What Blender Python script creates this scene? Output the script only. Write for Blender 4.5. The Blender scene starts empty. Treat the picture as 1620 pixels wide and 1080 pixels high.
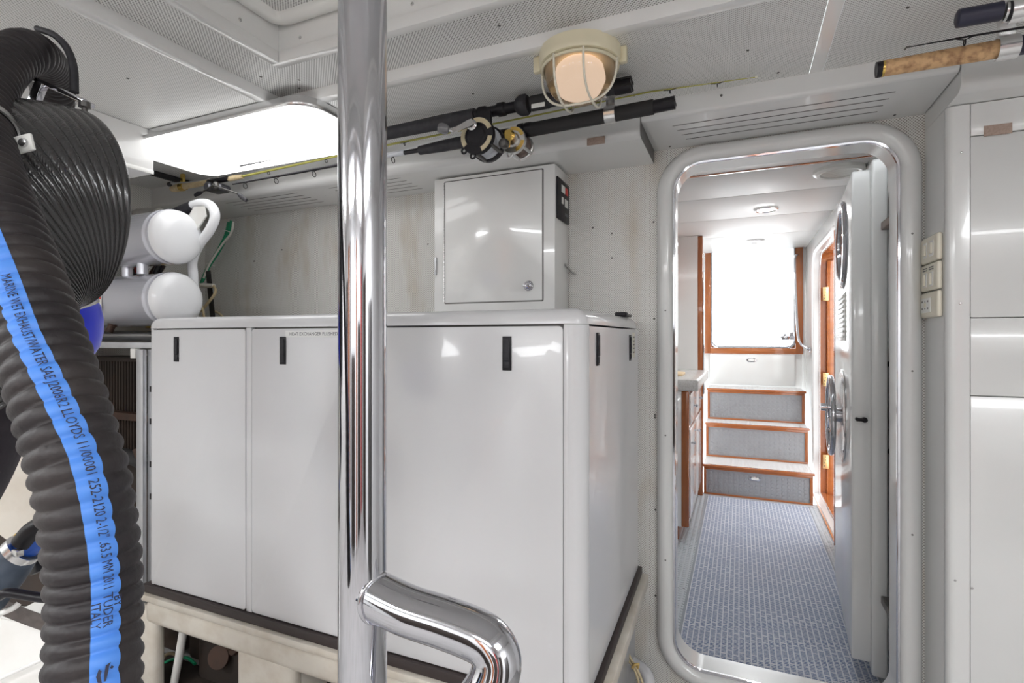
import bpy, bmesh, math, random
from mathutils import Vector, Matrix
random.seed(7)
R = math.radians
C = bpy.context.scene.collection
# ------------------------------------------------------------------ camera
EYE = Vector((0.0, 0.0, 1.30)); YAW = R(23.42); F = 831.0
RIGHT = Vector((math.cos(YAW), math.sin(YAW), 0)); FWD = Vector((-math.sin(YAW), math.cos(YAW), 0)); UP = Vector((0, 0, 1))
cam = bpy.data.cameras.new('camera'); camo = bpy.data.objects.new('camera', cam); C.objects.link(camo)
cam.sensor_width = 36.0; cam.lens = 36.0 * F / 1620.0; cam.shift_y = -5.0 / 1620.0; cam.clip_start = 0.02
camo.location = EYE; camo.rotation_euler = (R(90), 0, YAW)
bpy.context.scene.camera = camo
# ------------------------------------------------------------------ world and exposure
sc = bpy.context.scene
w = bpy.data.worlds.new('world'); sc.world = w; w.use_nodes = True
bg = w.node_tree.nodes['Background']; bg.inputs[0].default_value = (0.93, 0.97, 1.0, 1); bg.inputs[1].default_value = 4.5
sc.view_settings.view_transform = 'Standard'; sc.view_settings.look = 'None'; sc.view_settings.gamma = 1.0
sc.view_settings.use_curve_mapping = False; sc.view_settings.exposure = 0.22
FILL_LAMP = 26.0          # strength of the fill lights added out of view behind the camera
sc.cycles.max_bounces = 10; sc.cycles.diffuse_bounces = 6; sc.cycles.glossy_bounces = 5; sc.cycles.transmission_bounces = 6
sc.cycles.caustics_reflective = False; sc.cycles.caustics_refractive = False; sc.cycles.sample_clamp_indirect = 6.0


def area(name, loc, rot, sx, sy, power, col=(1, 1, 1)):
    l = bpy.data.lights.new(name, 'AREA'); l.shape = 'RECTANGLE'; l.size = sx; l.size_y = sy; l.energy = power; l.color = col
    o = bpy.data.objects.new(name, l); C.objects.link(o); o.location = loc; o.rotation_euler = rot; return o



# ------------------------------------------------------------------ geometry helpers
def at(u, v, Y):
    """the point on the plane y = Y that stands at picture column u and row v"""
    a = (u - 810) / F; d = Y / (a * math.sin(YAW) + math.cos(YAW)); return atd(u, v, d)
def atd(u, v, d):
    return EYE + FWD * d + RIGHT * ((u - 810) / F * d) + UP * ((535 - v) / F * d)
def atx(u, v, X):
    a = (u - 810) / F; d = X / (a * math.cos(YAW) - math.sin(YAW)); return atd(u, v, d)

WL = {}
def par(o, parent):
    if parent is not None:
        o.parent = parent; o.matrix_parent_inverse = Matrix.Translation(-WL[parent.name])
def tag(o, label=None, cat=None, group=None, kind=None):
    if label: o['label'] = label
    if cat: o['category'] = cat
    if group: o['group'] = group
    if kind: o['kind'] = kind
    return o
def thing(name, loc, label, cat, group=None, kind=None):
    o = bpy.data.objects.new(name, None); C.objects.link(o); o.location = loc; o.empty_display_size = .05
    WL[o.name] = Vector(loc); return tag(o, label, cat, group, kind)
def link(name, me, mat, parent=None, smooth=False, label=None):
    vs = [v.co for v in me.vertices]
    if vs:
        lo = Vector([min(v[i] for v in vs) for i in range(3)]); hi = Vector([max(v[i] for v in vs) for i in range(3)])
        c = (lo + hi) / 2; c.z = lo.z
    else: c = Vector((0, 0, 0))
    me.transform(Matrix.Translation(-c))
    if smooth: me.polygons.foreach_set('use_smooth', [True] * len(me.polygons))
    for m in (mat if isinstance(mat, (list, tuple)) else [mat]): me.materials.append(m)
    o = bpy.data.objects.new(name, me); C.objects.link(o); o.location = c; WL[o.name] = c
    par(o, parent)
    if label: o['label'] = label
    return o
def obj(name, bm, mat, parent=None, smooth=False, label=None):
    me = bpy.data.meshes.new(name); bm.normal_update(); bm.to_mesh(me); bm.free(); return link(name, me, mat, parent, smooth, label)
def NB(): return bmesh.new()
def addbox(bm, x0, x1, y0, y1, z0, z1, mtx=None, bev=0, seg=2):
    t = bmesh.new(); bmesh.ops.create_cube(t, size=1)
    for v in t.verts:
        v.co = Vector(((x0 + x1) / 2 + v.co.x * (x1 - x0), (y0 + y1) / 2 + v.co.y * (y1 - y0), (z0 + z1) / 2 + v.co.z * (z1 - z0)))
    if bev: bmesh.ops.bevel(t, geom=t.edges[:], offset=min(bev, abs(x1-x0)*.49, abs(y1-y0)*.49, abs(z1-z0)*.49), segments=seg, affect='EDGES', profile=.5)
    if mtx: bmesh.ops.transform(t, matrix=mtx, verts=t.verts)
    me = bpy.data.meshes.new('t'); t.to_mesh(me); t.free(); bm.from_mesh(me); bpy.data.meshes.remove(me)
def box(name, x0, x1, y0, y1, z0, z1, mat, parent=None, bev=0.002, seg=2, mtx=None, label=None):
    bm = NB(); addbox(bm, x0, x1, y0, y1, z0, z1, mtx, bev, seg); o = obj(name, bm, mat, parent, label=label)
    if bev: smooth_by_angle(o)
    return o
def smooth_by_angle(o, ang=40):
    me = o.data; me.polygons.foreach_set('use_smooth', [True] * len(me.polygons))
    bm = bmesh.new(); bm.from_mesh(me)
    for e in bm.edges:
        if len(e.link_faces) == 2 and e.calc_face_angle(0) > R(ang): e.smooth = False
    bm.to_mesh(me); bm.free()
def frame_of(t, ref=Vector((0, 0, 1))):
    t = t.normalized()
    if abs(t.dot(ref)) > .95: ref = Vector((1, 0, 0))
    n = (ref - t * ref.dot(t)).normalized(); return n, t.cross(n)
def smooth_path(pts, per=8):
    P = [Vector(p) for p in pts]; P = [P[0] * 2 - P[1]] + P + [P[-1] * 2 - P[-2]]; out = []
    for i in range(1, len(P) - 2):
        for k in range(per):
            t = k / per; a, b, c, d = P[i-1], P[i], P[i+1], P[i+2]
            out.append(.5 * ((2 * b) + (c - a) * t + (2 * a - 5 * b + 4 * c - d) * t * t + (3 * b - a - 3 * c + d) * t ** 3))
    out.append(P[-2]); return out
def resample(pts, step):
    out = [pts[0].copy()]; acc = 0
    for a, b in zip(pts, pts[1:]):
        L = (b - a).length; pos = step - acc
        while pos <= L: out.append(a.lerp(b, pos / L)); pos += step
        acc = (acc + L) % step
    return out
def addtube(bm, pts, r, seg=12, closed=False, caps=True, squash=1.0):
    P = [Vector(p) for p in pts]; n = len(P); rings = []
    N = None
    for i, p in enumerate(P):
        if closed: T = (P[(i+1) % n] - P[i-1]).normalized()
        else: T = (P[min(i+1, n-1)] - P[max(i-1, 0)]).normalized()
        if N is None: N, _ = frame_of(T)
        N = (N - T * N.dot(T)).normalized(); B = T.cross(N)
        rr = r[i] if isinstance(r, (list, tuple)) else r
        rings.append([bm.verts.new(p + rr * (math.cos(2*math.pi*k/seg) * N + squash * math.sin(2*math.pi*k/seg) * B)) for k in range(seg)])
    m = n if closed else n - 1
    for i in range(m):
        a, b = rings[i], rings[(i+1) % n]
        for k in range(seg): bm.faces.new((a[k], b[k], b[(k+1) % seg], a[(k+1) % seg]))
    if caps and not closed:
        bm.faces.new(rings[0]); bm.faces.new(rings[-1][::-1])
def tube(name, pts, r, mat, parent=None, seg=12, closed=False, smoothp=0, squash=1.0, label=None, caps=True):
    if smoothp:
        n = len(pts); 
        if isinstance(r, (list, tuple)):
            q = smooth_path(pts, smoothp); r = [r[min(int(i/smoothp), n-1)] * (1 - (i % smoothp)/smoothp) + r[min(int(i/smoothp)+1, n-1)] * (i % smoothp)/smoothp for i in range(len(q))]; pts = q
        else: pts = smooth_path(pts, smoothp)
    bm = NB(); addtube(bm, pts, r, seg, closed, caps, squash); bmesh.ops.recalc_face_normals(bm, faces=bm.faces)
    o = obj(name, bm, mat, parent, label=label); smooth_by_angle(o, 50); return o
def addlathe(bm, o, axis, prof, seg=32, ref=None):
    """prof: (radius, distance along the axis)"""
    o = Vector(o); ax = Vector(axis).normalized(); n, b = frame_of(ax, ref or Vector((0, 0, 1))); rings = []
    for r, h in prof:
        if r < 1e-6: rings.append([bm.verts.new(o + ax * h)])
        else: rings.append([bm.verts.new(o + ax * h + r * (math.cos(2*math.pi*k/seg) * n + math.sin(2*math.pi*k/seg) * b)) for k in range(seg)])
    for a, c in zip(rings, rings[1:]):
        for k in range(seg):
            k2 = (k + 1) % seg
            if len(a) == 1 and len(c) == 1: continue
            if len(a) == 1: bm.faces.new((a[0], c[k2], c[k]))
            elif len(c) == 1: bm.faces.new((a[k], a[k2], c[0]))
            else: bm.faces.new((a[k], a[k2], c[k2], c[k]))
    if len(rings[0]) > 1: bm.faces.new(rings[0][::-1])
    if len(rings[-1]) > 1: bm.faces.new(rings[-1])
def lathe(name, o, axis, prof, mat, parent=None, seg=32, label=None, ang=35):
    bm = NB(); addlathe(bm, o, axis, prof, seg); bmesh.ops.recalc_face_normals(bm, faces=bm.faces)
    ob = obj(name, bm, mat, parent, label=label); smooth_by_angle(ob, ang); return ob
def rrect(x0, x1, z0, z1, r, n=8):
    """rounded rectangle, list of 2-D points, counter-clockwise from bottom right corner"""
    out = []
    for cx, cz, a0 in ((x1-r, z0+r, -90), (x1-r, z1-r, 0), (x0+r, z1-r, 90), (x0+r, z0+r, 180)):
        for k in range(n + 1):
            a = R(a0 + 90 * k / n); out.append((cx + r * math.cos(a), cz + r * math.sin(a)))
    return out
def plate(name, pts2, d0, d1, axis, mat, parent=None, bev=0, label=None):
    """extrude a 2-D outline; axis 'y': pts are (x,z), 'x': (y,z), 'z': (x,y)"""
    f = {'y': lambda p, d: Vector((p[0], d, p[1])), 'x': lambda p, d: Vector((d, p[0], p[1])), 'z': lambda p, d: Vector((p[0], p[1], d))}[axis]
    bm = NB(); a = [bm.verts.new(f(p, d0)) for p in pts2]; b = [bm.verts.new(f(p, d1)) for p in pts2]; n = len(a)
    fa = bm.faces.new(a); fb = bm.faces.new(b[::-1])
    for i in range(n): bm.faces.new((a[i], b[i], b[(i+1) % n], a[(i+1) % n]))
    bmesh.ops.recalc_face_normals(bm, faces=bm.faces)
    if bev:
        es = [e for e in bm.edges if any(f_.verts and len(f_.verts) > 4 for f_ in e.link_faces)]
        bmesh.ops.bevel(bm, geom=es, offset=bev, segments=2, affect='EDGES', profile=.5)
    o = obj(name, bm, mat, parent, label=label); smooth_by_angle(o, 35); return o
def sweep_loop(name, loop, prof, axis, mat, parent=None, label=None):
    """sweep a profile (outward offset, depth) round a closed 2-D loop of points; 2-D to 3-D as in plate"""
    f = {'y': lambda x, z, d: Vector((x, d, z)), 'x': lambda x, z, d: Vector((d, x, z)), 'z': lambda x, z, d: Vector((x, z, d))}[axis]
    n = len(loop); rings = []; bm = NB()
    area2 = sum(loop[i][0] * loop[(i+1) % n][1] - loop[(i+1) % n][0] * loop[i][1] for i in range(n)); sg = 1 if area2 > 0 else -1
    for i in range(n):
        p = Vector(loop[i]); 
        e1 = (p - Vector(loop[i-1])); e2 = (Vector(loop[(i+1) % n]) - p)
        if e1.length < 1e-9: e1 = e2
        if e2.length < 1e-9: e2 = e1
        e1.normalize(); e2.normalize()
        t = (e1 + e2).normalized(); nn = Vector((t.y, -t.x)) * sg; k = 1 / max(.5, nn.dot(Vector((e1.y, -e1.x)) * sg))
        rings.append([bm.verts.new(f(p.x + nn.x * o * k, p.y + nn.y * o * k, d)) for o, d in prof])
    for i in range(n):
        a, b = rings[i], rings[(i+1) % n]
        for k in range(len(prof) - 1): bm.faces.new((a[k], b[k], b[k+1], a[k+1]))
    bmesh.ops.recalc_face_normals(bm, faces=bm.faces)
    o = obj(name, bm, mat, parent, label=label); smooth_by_angle(o, 45); return o
def wall_hole(name, x0, x1, z0, z1, hole, d0, d1, axis, mat, parent=None):
    """a slab with a rounded hole: hole is a closed list of 2-D points"""
    f = {'y': lambda p, d: Vector((p[0], d, p[1])), 'x': lambda p, d: Vector((d, p[0], p[1])), 'z': lambda p, d: Vector((p[0], p[1], d))}[axis]
    hx0 = min(p[0] for p in hole); hx1 = max(p[0] for p in hole); cz = (min(p[1] for p in hole) + max(p[1] for p in hole)) / 2
    top = [p for p in hole if p[1] > cz]; bot = [p for p in hole if p[1] <= cz]
    k = next(i for i in range(len(bot)) if bot[i][0] == min(p[0] for p in bot)) if bot[0][0] > bot[-1][0] else 0
    lb = sorted([p for p in bot if p[0] < (hx0 + hx1) / 2], key=lambda p: (-p[1], p[0])); rb = sorted([p for p in bot if p[0] >= (hx0 + hx1) / 2], key=lambda p: (p[1], p[0]))
    polys = [[(hx1, z1)] + ([] if abs(top[0][1] - z1) < 1e-6 else []) + top + [(hx0, z1)], [(hx0, z0)] + lb[::1][0:0] + [p for p in lb] + [p for p in rb] + [(hx1, z0)]]
    zt = top[0][1]; zb = rb[-1][1]; bm = NB()
    polys += [[(x0, z0), (hx0, z0), (hx0, z1), (x0, z1)], [(hx1, z0), (x1, z0), (x1, z1), (hx1, z1)]]
    for d in (d0, d1):
        for pl in polys: bm.faces.new([bm.verts.new(f(p, d)) for p in pl])
    a = [bm.verts.new(f(p, d0)) for p in hole]; b = [bm.verts.new(f(p, d1)) for p in hole]; n = len(hole)
    for i in range(n): bm.faces.new((a[i], b[i], b[(i+1) % n], a[(i+1) % n]))
    return obj(name, bm, mat, parent)
def text_mesh(s, size, align='LEFT'):
    cu = bpy.data.curves.new('t', 'FONT'); cu.body = s; cu.size = size; cu.align_x = align; cu.align_y = 'CENTER'; cu.resolution_u = 2
    o = bpy.data.objects.new('t', cu); C.objects.link(o); bpy.context.view_layer.update()
    me = bpy.data.meshes.new_from_object(o.evaluated_get(bpy.context.evaluated_depsgraph_get())); C.objects.unlink(o); bpy.data.objects.remove(o); bpy.data.curves.remove(cu)
    me.materials.clear(); return me
def text(name, s, size, org, xdir, ydir, mat, parent=None, align='CENTER'):
    me = text_mesh(s, size, align); x = Vector(xdir).normalized(); y = Vector(ydir).normalized(); z = x.cross(y)
    m = Matrix((x, y, z)).transposed().to_4x4(); me.transform(Matrix.Translation(Vector(org)) @ m)
    return link(name, me, mat, parent)

# ------------------------------------------------------------------ materials
MATS = {}
def mat(name, col, rough=.5, metal=0, coat=0, spec=.5, **kw):
    m = bpy.data.materials.new(name); m.use_nodes = True; b = m.node_tree.nodes['Principled BSDF']
    b.inputs['Base Color'].default_value = (*col, 1); b.inputs['Roughness'].default_value = rough; b.inputs['Metallic'].default_value = metal
    b.inputs['Coat Weight'].default_value = coat; b.inputs['Specular IOR Level'].default_value = spec
    if 'emit' in kw:
        b.inputs['Emission Color'].default_value = (*kw.get('ecol', (1, 1, 1)), 1); b.inputs['Emission Strength'].default_value = kw['emit']
    if 'trans' in kw: b.inputs['Transmission Weight'].default_value = kw['trans']; b.inputs['IOR'].default_value = kw.get('ior', 1.45)
    MATS[name] = m; return m
def nodes(m): return m.node_tree.nodes, m.node_tree.links, m.node_tree.nodes['Principled BSDF']
def mottle(m, col2, scale=6, amount=.5, bump=0, bscale=60, detail=4, stretch=(1, 1, 1)):
    """slow patches of a second colour and an optional fine bump"""
    N, L, b = nodes(m); col = tuple(b.inputs['Base Color'].default_value)
    tc = N.new('ShaderNodeTexCoord'); mp = N.new('ShaderNodeMapping'); mp.inputs['Scale'].default_value = stretch; L.new(tc.outputs['Object'], mp.inputs[0])
    n = N.new('ShaderNodeTexNoise'); n.inputs['Scale'].default_value = scale; n.inputs['Detail'].default_value = detail; L.new(mp.outputs[0], n.inputs[0])
    r = N.new('ShaderNodeMapRange'); r.inputs[1].default_value = .45; r.inputs[2].default_value = .75; r.inputs[4].default_value = amount; L.new(n.outputs[0], r.inputs[0])
    x = N.new('ShaderNodeMix'); x.data_type = 'RGBA'; x.inputs[6].default_value = col; x.inputs[7].default_value = (*col2, 1); L.new(r.outputs[0], x.inputs[0]); L.new(x.outputs[2], b.inputs['Base Color'])
    if bump:
        n2 = N.new('ShaderNodeTexNoise'); n2.inputs['Scale'].default_value = bscale; L.new(mp.outputs[0], n2.inputs[0])
        bu = N.new('ShaderNodeBump'); bu.inputs['Strength'].default_value = bump; bu.inputs['Distance'].default_value = .002; L.new(n2.outputs[0], bu.inputs['Height']); L.new(bu.outputs[0], b.inputs['Normal'])
    return m
def perforated(name, axes, col=(.80, .80, .785), pitch=.0058, hole=(.30, .29, .27), rad=.27, rough=.32, rust=.0):
    m = mat(name, col, rough); N, L, b = nodes(m)
    g = N.new('ShaderNodeNewGeometry'); s = N.new('ShaderNodeSeparateXYZ'); L.new(g.outputs['Position'], s.inputs[0])
    c = N.new('ShaderNodeCombineXYZ'); L.new(s.outputs['XYZ'.index(axes[0])], c.inputs[0]); L.new(s.outputs['XYZ'.index(axes[1])], c.inputs[1])
    mp = N.new('ShaderNodeMapping'); mp.inputs['Rotation'].default_value = (0, 0, R(45)); L.new(c.outputs[0], mp.inputs[0])
    v = N.new('ShaderNodeTexVoronoi'); v.voronoi_dimensions = '2D'; v.inputs['Scale'].default_value = 1 / pitch; v.inputs['Randomness'].default_value = 0; L.new(mp.outputs[0], v.inputs[0])
    r = N.new('ShaderNodeMapRange'); r.inputs[1].default_value = rad - .05; r.inputs[2].default_value = rad + .05; r.inputs[3].default_value = 1; r.inputs[4].default_value = 0; L.new(v.outputs['Distance'], r.inputs[0])
    base = (*col, 1)
    x = N.new('ShaderNodeMix'); x.data_type = 'RGBA'; x.inputs[6].default_value = base; x.inputs[7].default_value = (*hole, 1); L.new(r.outputs[0], x.inputs[0])
    if rust:
        n = N.new('ShaderNodeTexNoise'); n.inputs['Scale'].default_value = 4.5; n.inputs['Detail'].default_value = 6; mp2 = N.new('ShaderNodeMapping'); mp2.inputs['Scale'].default_value = (2.2, 2.2, .7); L.new(g.outputs['Position'], mp2.inputs[0]); L.new(mp2.outputs[0], n.inputs[0])
        rr = N.new('ShaderNodeMapRange'); rr.inputs[1].default_value = .52; rr.inputs[2].default_value = .78; rr.inputs[4].default_value = rust; L.new(n.outputs[0], rr.inputs[0])
        y = N.new('ShaderNodeMix'); y.data_type = 'RGBA'; y.inputs[6].default_value = base; y.inputs[7].default_value = (.50, .40, .27, 1); L.new(rr.outputs[0], y.inputs[0]); L.new(y.outputs[2], x.inputs[6])
    L.new(x.outputs[2], b.inputs['Base Color'])
    bu = N.new('ShaderNodeBump'); bu.invert = True; bu.inputs['Strength'].default_value = .25; bu.inputs['Distance'].default_value = .001; L.new(r.outputs[0], bu.inputs['Height']); L.new(bu.outputs[0], b.inputs['Normal'])
    return m

white = mottle(mat('white_paint', (.80, .80, .79), .16, coat=.5), (.74, .735, .71), 3, .35)
matte = mat('matte_white_ceiling', (.82, .82, .81), .5)
white2 = mottle(mat('white_enclosure_paint', (.67, .67, .685), .24, coat=.25), (.62, .62, .625), 2.5, .4)
gloss = mottle(mat('white_gelcoat', (.71, .715, .71), .18, coat=.25), (.67, .665, .65), 4, .3)
dullw = mottle(mat('dull_white_paint', (.74, .735, .71), .38), (.52, .47, .40), 9, .35, .15, 40)
cream_paint = mottle(mat('cream_engine_bed_paint', (.66, .62, .55), .35), (.42, .34, .25), 12, .5, .25, 60)
perf_ceiling = perforated('perforated_ceiling_metal', 'XY', pitch=.0060, hole=(.30, .295, .285), rad=.28)
perf_band = perforated('perforated_band_metal', 'XY', pitch=.0066, rad=.30, hole=(.15, .145, .14))
perf_wall = perforated('perforated_bulkhead_metal', 'XZ', (.78, .775, .75), .0062, (.28, .265, .24), rad=.29, rust=.6)
perf_side = perforated('perforated_side_metal', 'YZ', (.78, .775, .75), .0062, (.36, .34, .3))
chrome = mottle(mat('polished_steel', (.60, .60, .635), .045, 1), (.48, .50, .55), 5, .6)
chrome.node_tree.nodes['Principled BSDF'].inputs['Roughness'].default_value = .06
steel = mat('steel', (.62, .62, .62), .25, 1)
alu = mottle(mat('aluminium', (.62, .63, .65), .42, .85), (.45, .45, .47), 10, .5)
dark_metal = mat('dark_metal', (.12, .115, .11), .4, .7)
black = mat('black_plastic', (.012, .011, .014), .4, spec=.3)
matblack = mat('black_foam', (.022, .021, .022), .75)
rubber = mottle(mat('black_hose_rubber', (.016, .0125, .0145), .55), (.050, .040, .037), 14, .6, .35, 160)
fabric_hose = mat('woven_black_hose', (.035, .034, .035), .22, coat=.5)
seal = mat('dark_brown_seal', (.035, .025, .024), .5)
bluestripe = mat('blue_stripe_print', (.08, .26, .76), .5)
ink = mat('black_ink', (.02, .02, .045), .6)
greyink = mat('grey_ink', (.12, .12, .13), .6)
bluesil = mat('blue_silicone', (.01, .03, .75), .28)
redsil = mat('red_edge_tape', (.55, .06, .025), .5)
tankp = mottle(mat('silver_white_tank_paint', (.66, .67, .73), .22, .25, coat=.5), (.60, .61, .70), 3, .4)
tankw = mat('white_tank_paint', (.82, .83, .85), .22, coat=.4)
fill_lens = mat('light_diffuser', (.9, .9, .9), .3, emit=FILL_LAMP, ecol=(.97, .985, 1))  # only for the added lights behind the camera
lens_front = mat('front_light_diffuser', (.9, .9, .9), .3, emit=2.2)
cream = mat('cream_plastic', (.74, .68, .50), .35)
ivory = mat('ivory_plastic', (.78, .74, .62), .3)
offw = mat('off_white_plastic', (.80, .80, .77), .3)
glassy = mat('clear_ribbed_glass', (.95, .93, .90), .06, trans=1.0, ior=1.25)
bulbm = mat('warm_lamp_bulb', (.9, .72, .58), .4, emit=.62, ecol=(1, .74, .55))
teak = mottle(mat('varnished_teak', (.36, .115, .035), .22, coat=.6), (.25, .065, .02), 5, .7, stretch=(6, 6, .6))
teakh = mottle(mat('varnished_teak_flat', (.42, .135, .04), .22, coat=.6), (.28, .07, .02), 5, .7, stretch=(.6, 6, 6))
orangewood = mottle(mat('orange_varnished_wood', (.62, .21, .045), .2, coat=.6), (.45, .13, .03), 6, .6, stretch=(3, .6, 3))
brass = mat('brass', (.80, .55, .26), .3, .8)
gold = mat('gold_anodised', (.80, .56, .16), .25, 1)
cork = mottle(mat('cork', (.66, .42, .22), .7), (.22, .10, .045), 60, .95, .5, 120)
cork2 = mottle(mat('pale_cork', (.62, .50, .30), .7), (.45, .33, .18), 60, .8, .4, 120)
gripfoam = mottle(mat('grip_foam', (.020, .019, .024), .62), (.05, .05, .055), 60, .5, .3, 150)
navygrip = mat('navy_black_grip', (.022, .022, .045), .45)
rodyellow = mat('olive_yellow_rod', (.42, .40, .07), .3, coat=.5)
linem = mat('fishing_line', (.22, .17, .15), .5)
linew = mat('pale_fishing_line', (.6, .62, .66), .3)
rubberfloor = mottle(mat('pale_grey_studded_rubber', (.52, .56, .60), .33), (.42, .45, .49), 7, .4)
risergrey = mottle(mat('grey_studded_rubber', (.33, .335, .35), .38), (.27, .27, .28), 9, .4)
treadw = mat('white_tread_rubber', (.70, .70, .70), .4)
stone = mottle(mat('speckled_worktop', (.66, .65, .63), .2), (.50, .48, .45), 90, .9)
green = mat('green_cable', (.01, .26, .12), .4)
whitec = mat('white_cable', (.72, .70, .64), .45)
beigec = mat('beige_cable', (.62, .52, .33), .5)
yellowm = mat('yellow_cable', (.75, .48, .03), .4)
redm = mat('red_plastic', (.6, .03, .02), .4)
velcro = mottle(mat('tan_hook_tape', (.42, .32, .27), .9), (.30, .22, .18), 200, .8)
floorm = mottle(mat('grey_engine_floor', (.42, .41, .40), .5), (.30, .29, .28), 5, .7)
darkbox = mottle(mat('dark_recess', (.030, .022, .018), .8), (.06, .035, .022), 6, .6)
rusty = mottle(mat('rusty_pipe', (.050, .022, .012), .6), (.02, .01, .006), 20, .8)
winglass = mat('window_glass', (1, 1, 1), .0, trans=1.0, ior=1.01)
N, L, b = nodes(fabric_hose)
tc = N.new('ShaderNodeTexCoord'); wv = N.new('ShaderNodeTexWave'); wv.inputs['Scale'].default_value = 180; wv.inputs['Distortion'].default_value = 1; L.new(tc.outputs['Object'], wv.inputs[0])
bu = N.new('ShaderNodeBump'); bu.inputs['Strength'].default_value = .35; bu.inputs['Distance'].default_value = .0006; L.new(wv.outputs[0], bu.inputs['Height']); L.new(bu.outputs[0], b.inputs['Normal'])
# woven blue runner
carpet = mat('woven_blue_carpet', (.2, .25, .35), .95, spec=.1); N, L, b = nodes(carpet)
g = N.new('ShaderNodeNewGeometry'); mp = N.new('ShaderNodeMapping'); mp.inputs['Rotation'].default_value = (0, 0, 0); L.new(g.outputs['Position'], mp.inputs[0])
mp.inputs['Rotation'].default_value = (0, 0, R(90))
br = N.new('ShaderNodeTexBrick'); br.inputs['Scale'].default_value = 1.0; br.inputs['Brick Width'].default_value = .058; br.inputs['Row Height'].default_value = .023
br.inputs['Mortar Size'].default_value = .0030; br.inputs['Mortar Smooth'].default_value = .3; br.offset = .5; br.offset_frequency = 2
nz = N.new('ShaderNodeTexNoise'); nz.inputs['Scale'].default_value = 260; nz.inputs['Detail'].default_value = 3; L.new(g.outputs['Position'], nz.inputs[0])
vm = N.new('ShaderNodeVectorMath'); vm.operation = 'SCALE'; vm.inputs['Scale'].default_value = .005; L.new(nz.outputs[1], vm.inputs[0])
va = N.new('ShaderNodeVectorMath'); L.new(mp.outputs[0], va.inputs[0]); L.new(vm.outputs[0], va.inputs[1]); L.new(va.outputs[0], br.inputs[0])
wv = N.new('ShaderNodeTexWave'); wv.bands_direction = 'X'; wv.inputs['Scale'].default_value = 31.0; wv.inputs['Distortion'].default_value = 0; L.new(va.outputs[0], wv.inputs[0])
r1 = N.new('ShaderNodeMapRange'); r1.inputs[1].default_value = .45; r1.inputs[2].default_value = .8; L.new(wv.outputs[0], r1.inputs[0])
mxm = N.new('ShaderNodeMath'); mxm.operation = 'MAXIMUM'; L.new(r1.outputs[0], mxm.inputs[0]); L.new(br.outputs['Fac'], mxm.inputs[1])
c1 = N.new('ShaderNodeMix'); c1.data_type = 'RGBA'; c1.inputs[6].default_value = (.11, .17, .33, 1); c1.inputs[7].default_value = (.68, .71, .76, 1); L.new(mxm.outputs[0], c1.inputs[0])
mx = N.new('ShaderNodeMix'); mx.data_type = 'RGBA'; mx.inputs[7].default_value = (.50, .54, .62, 1); rg = N.new('ShaderNodeMapRange'); rg.inputs[1].default_value = .45; rg.inputs[2].default_value = .75; rg.inputs[4].default_value = .6
L.new(nz.outputs[0], rg.inputs[0]); L.new(rg.outputs[0], mx.inputs[0]); L.new(c1.outputs[2], mx.inputs[6]); L.new(mx.outputs[2], b.inputs['Base Color'])
bu = N.new('ShaderNodeBump'); bu.inputs['Strength'].default_value = .5; bu.inputs['Distance'].default_value = .003; L.new(mxm.outputs[0], bu.inputs['Height']); L.new(bu.outputs[0], b.inputs['Normal'])

def screws(parent, pts, nrm, r=.0035, m=None):
    for p in pts:
        lathe('screw', Vector(p) , nrm, [(r, 0), (r, .0008), (r * .7, .0016), (r*.25, .0017), (r*.25, .0008), (0, .0008)], m or dark_metal, parent, 8)

# ================================================================== ROOM SHELL
XL, XR, YB, YF, ZC = -2.71, 1.9, -2.3, 1.99, 2.05
DX0, DX1, DZ0, DZ1 = -.2175, .4545, .12, 1.925      # clear opening of the bulkhead doorway
fl = box('floor', XL, XR, YB, YF, -.03, 0, floorm, bev=0); tag(fl, 'dark engine room floor', kind='structure')
wf = thing('wall_front', (-.4, YF, 0), 'white perforated metal bulkhead around the doorway', None, kind='structure')
hole = rrect(DX0, DX1, DZ0, DZ1, .10, 10)
wall_hole('perforated_panel', -.62, .60, 0, ZC, hole, YF, YF + .05, 'y', perf_wall, wf)
box('perforated_panel', XL, -.622, YF, YF + .05, 0, ZC, perf_wall, wf, bev=0)
box('perforated_panel', .602, XR, YF, YF + .05, 0, ZC, perf_wall, wf, bev=0)
box('joint_strip', -1.19, -1.15, YF - .003, YF, 1.0, ZC - .05, white, wf)
screws(wf, [at(u, v, YF - .0005) for u, v in ((938, 360), (968, 369), (968, 408), (1034, 351), (1035, 504), (1036, 656), (1036, 660), (1037, 806), (1037, 942), (446, 395), (402, 413), (677, 386), (940, 690), (1009, 930))], (0, -1, 0), .004)
wl = box('wall_left', XL - .05, XL, YB, YF + .05, 0, ZC + .1, perf_side, bev=0); tag(wl, 'perforated metal wall behind the tanks', kind='structure')
wr = box('wall_right', XR, XR + .05, YB, YF + .05, 0, ZC + .1, white, bev=0); tag(wr, 'plain white wall on the right', kind='structure')
wb = thing('wall_back', (0, YB, 0), 'wall behind the viewer with added dark, brown and red panels for reflections', None, kind='structure')
box('wall_panel', XL, XR, YB - .05, YB, 0, ZC + .1, white, wb, bev=0)
for x0, x1, z0, z1, m in ((-2.6, -2.0, .1, 1.7, darkbox), (-1.9, -1.45, .1, 1.9, teak), (-1.35, -1.2, .3, 1.9, dark_metal), (-.95, -.2, .05, 1.2, darkbox), (.1, .35, .05, 1.9, teak), (.5, 1.2, .05, 1.4, darkbox), (1.3, 1.5, .1, 1.8, redm), (1.6, 1.85, .1, 1.9, dark_metal)):
    box('reflection_panel', x0, x1, YB + .001, YB + .05, z0, z1, m, wb, bev=.004)  # added out of view to put dark and coloured streaks in the polished pole
box('reflection_panel', XR - .05, XR - .001, -2.0, -1.2, .05, 1.7, darkbox, wb, bev=.004)
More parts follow.
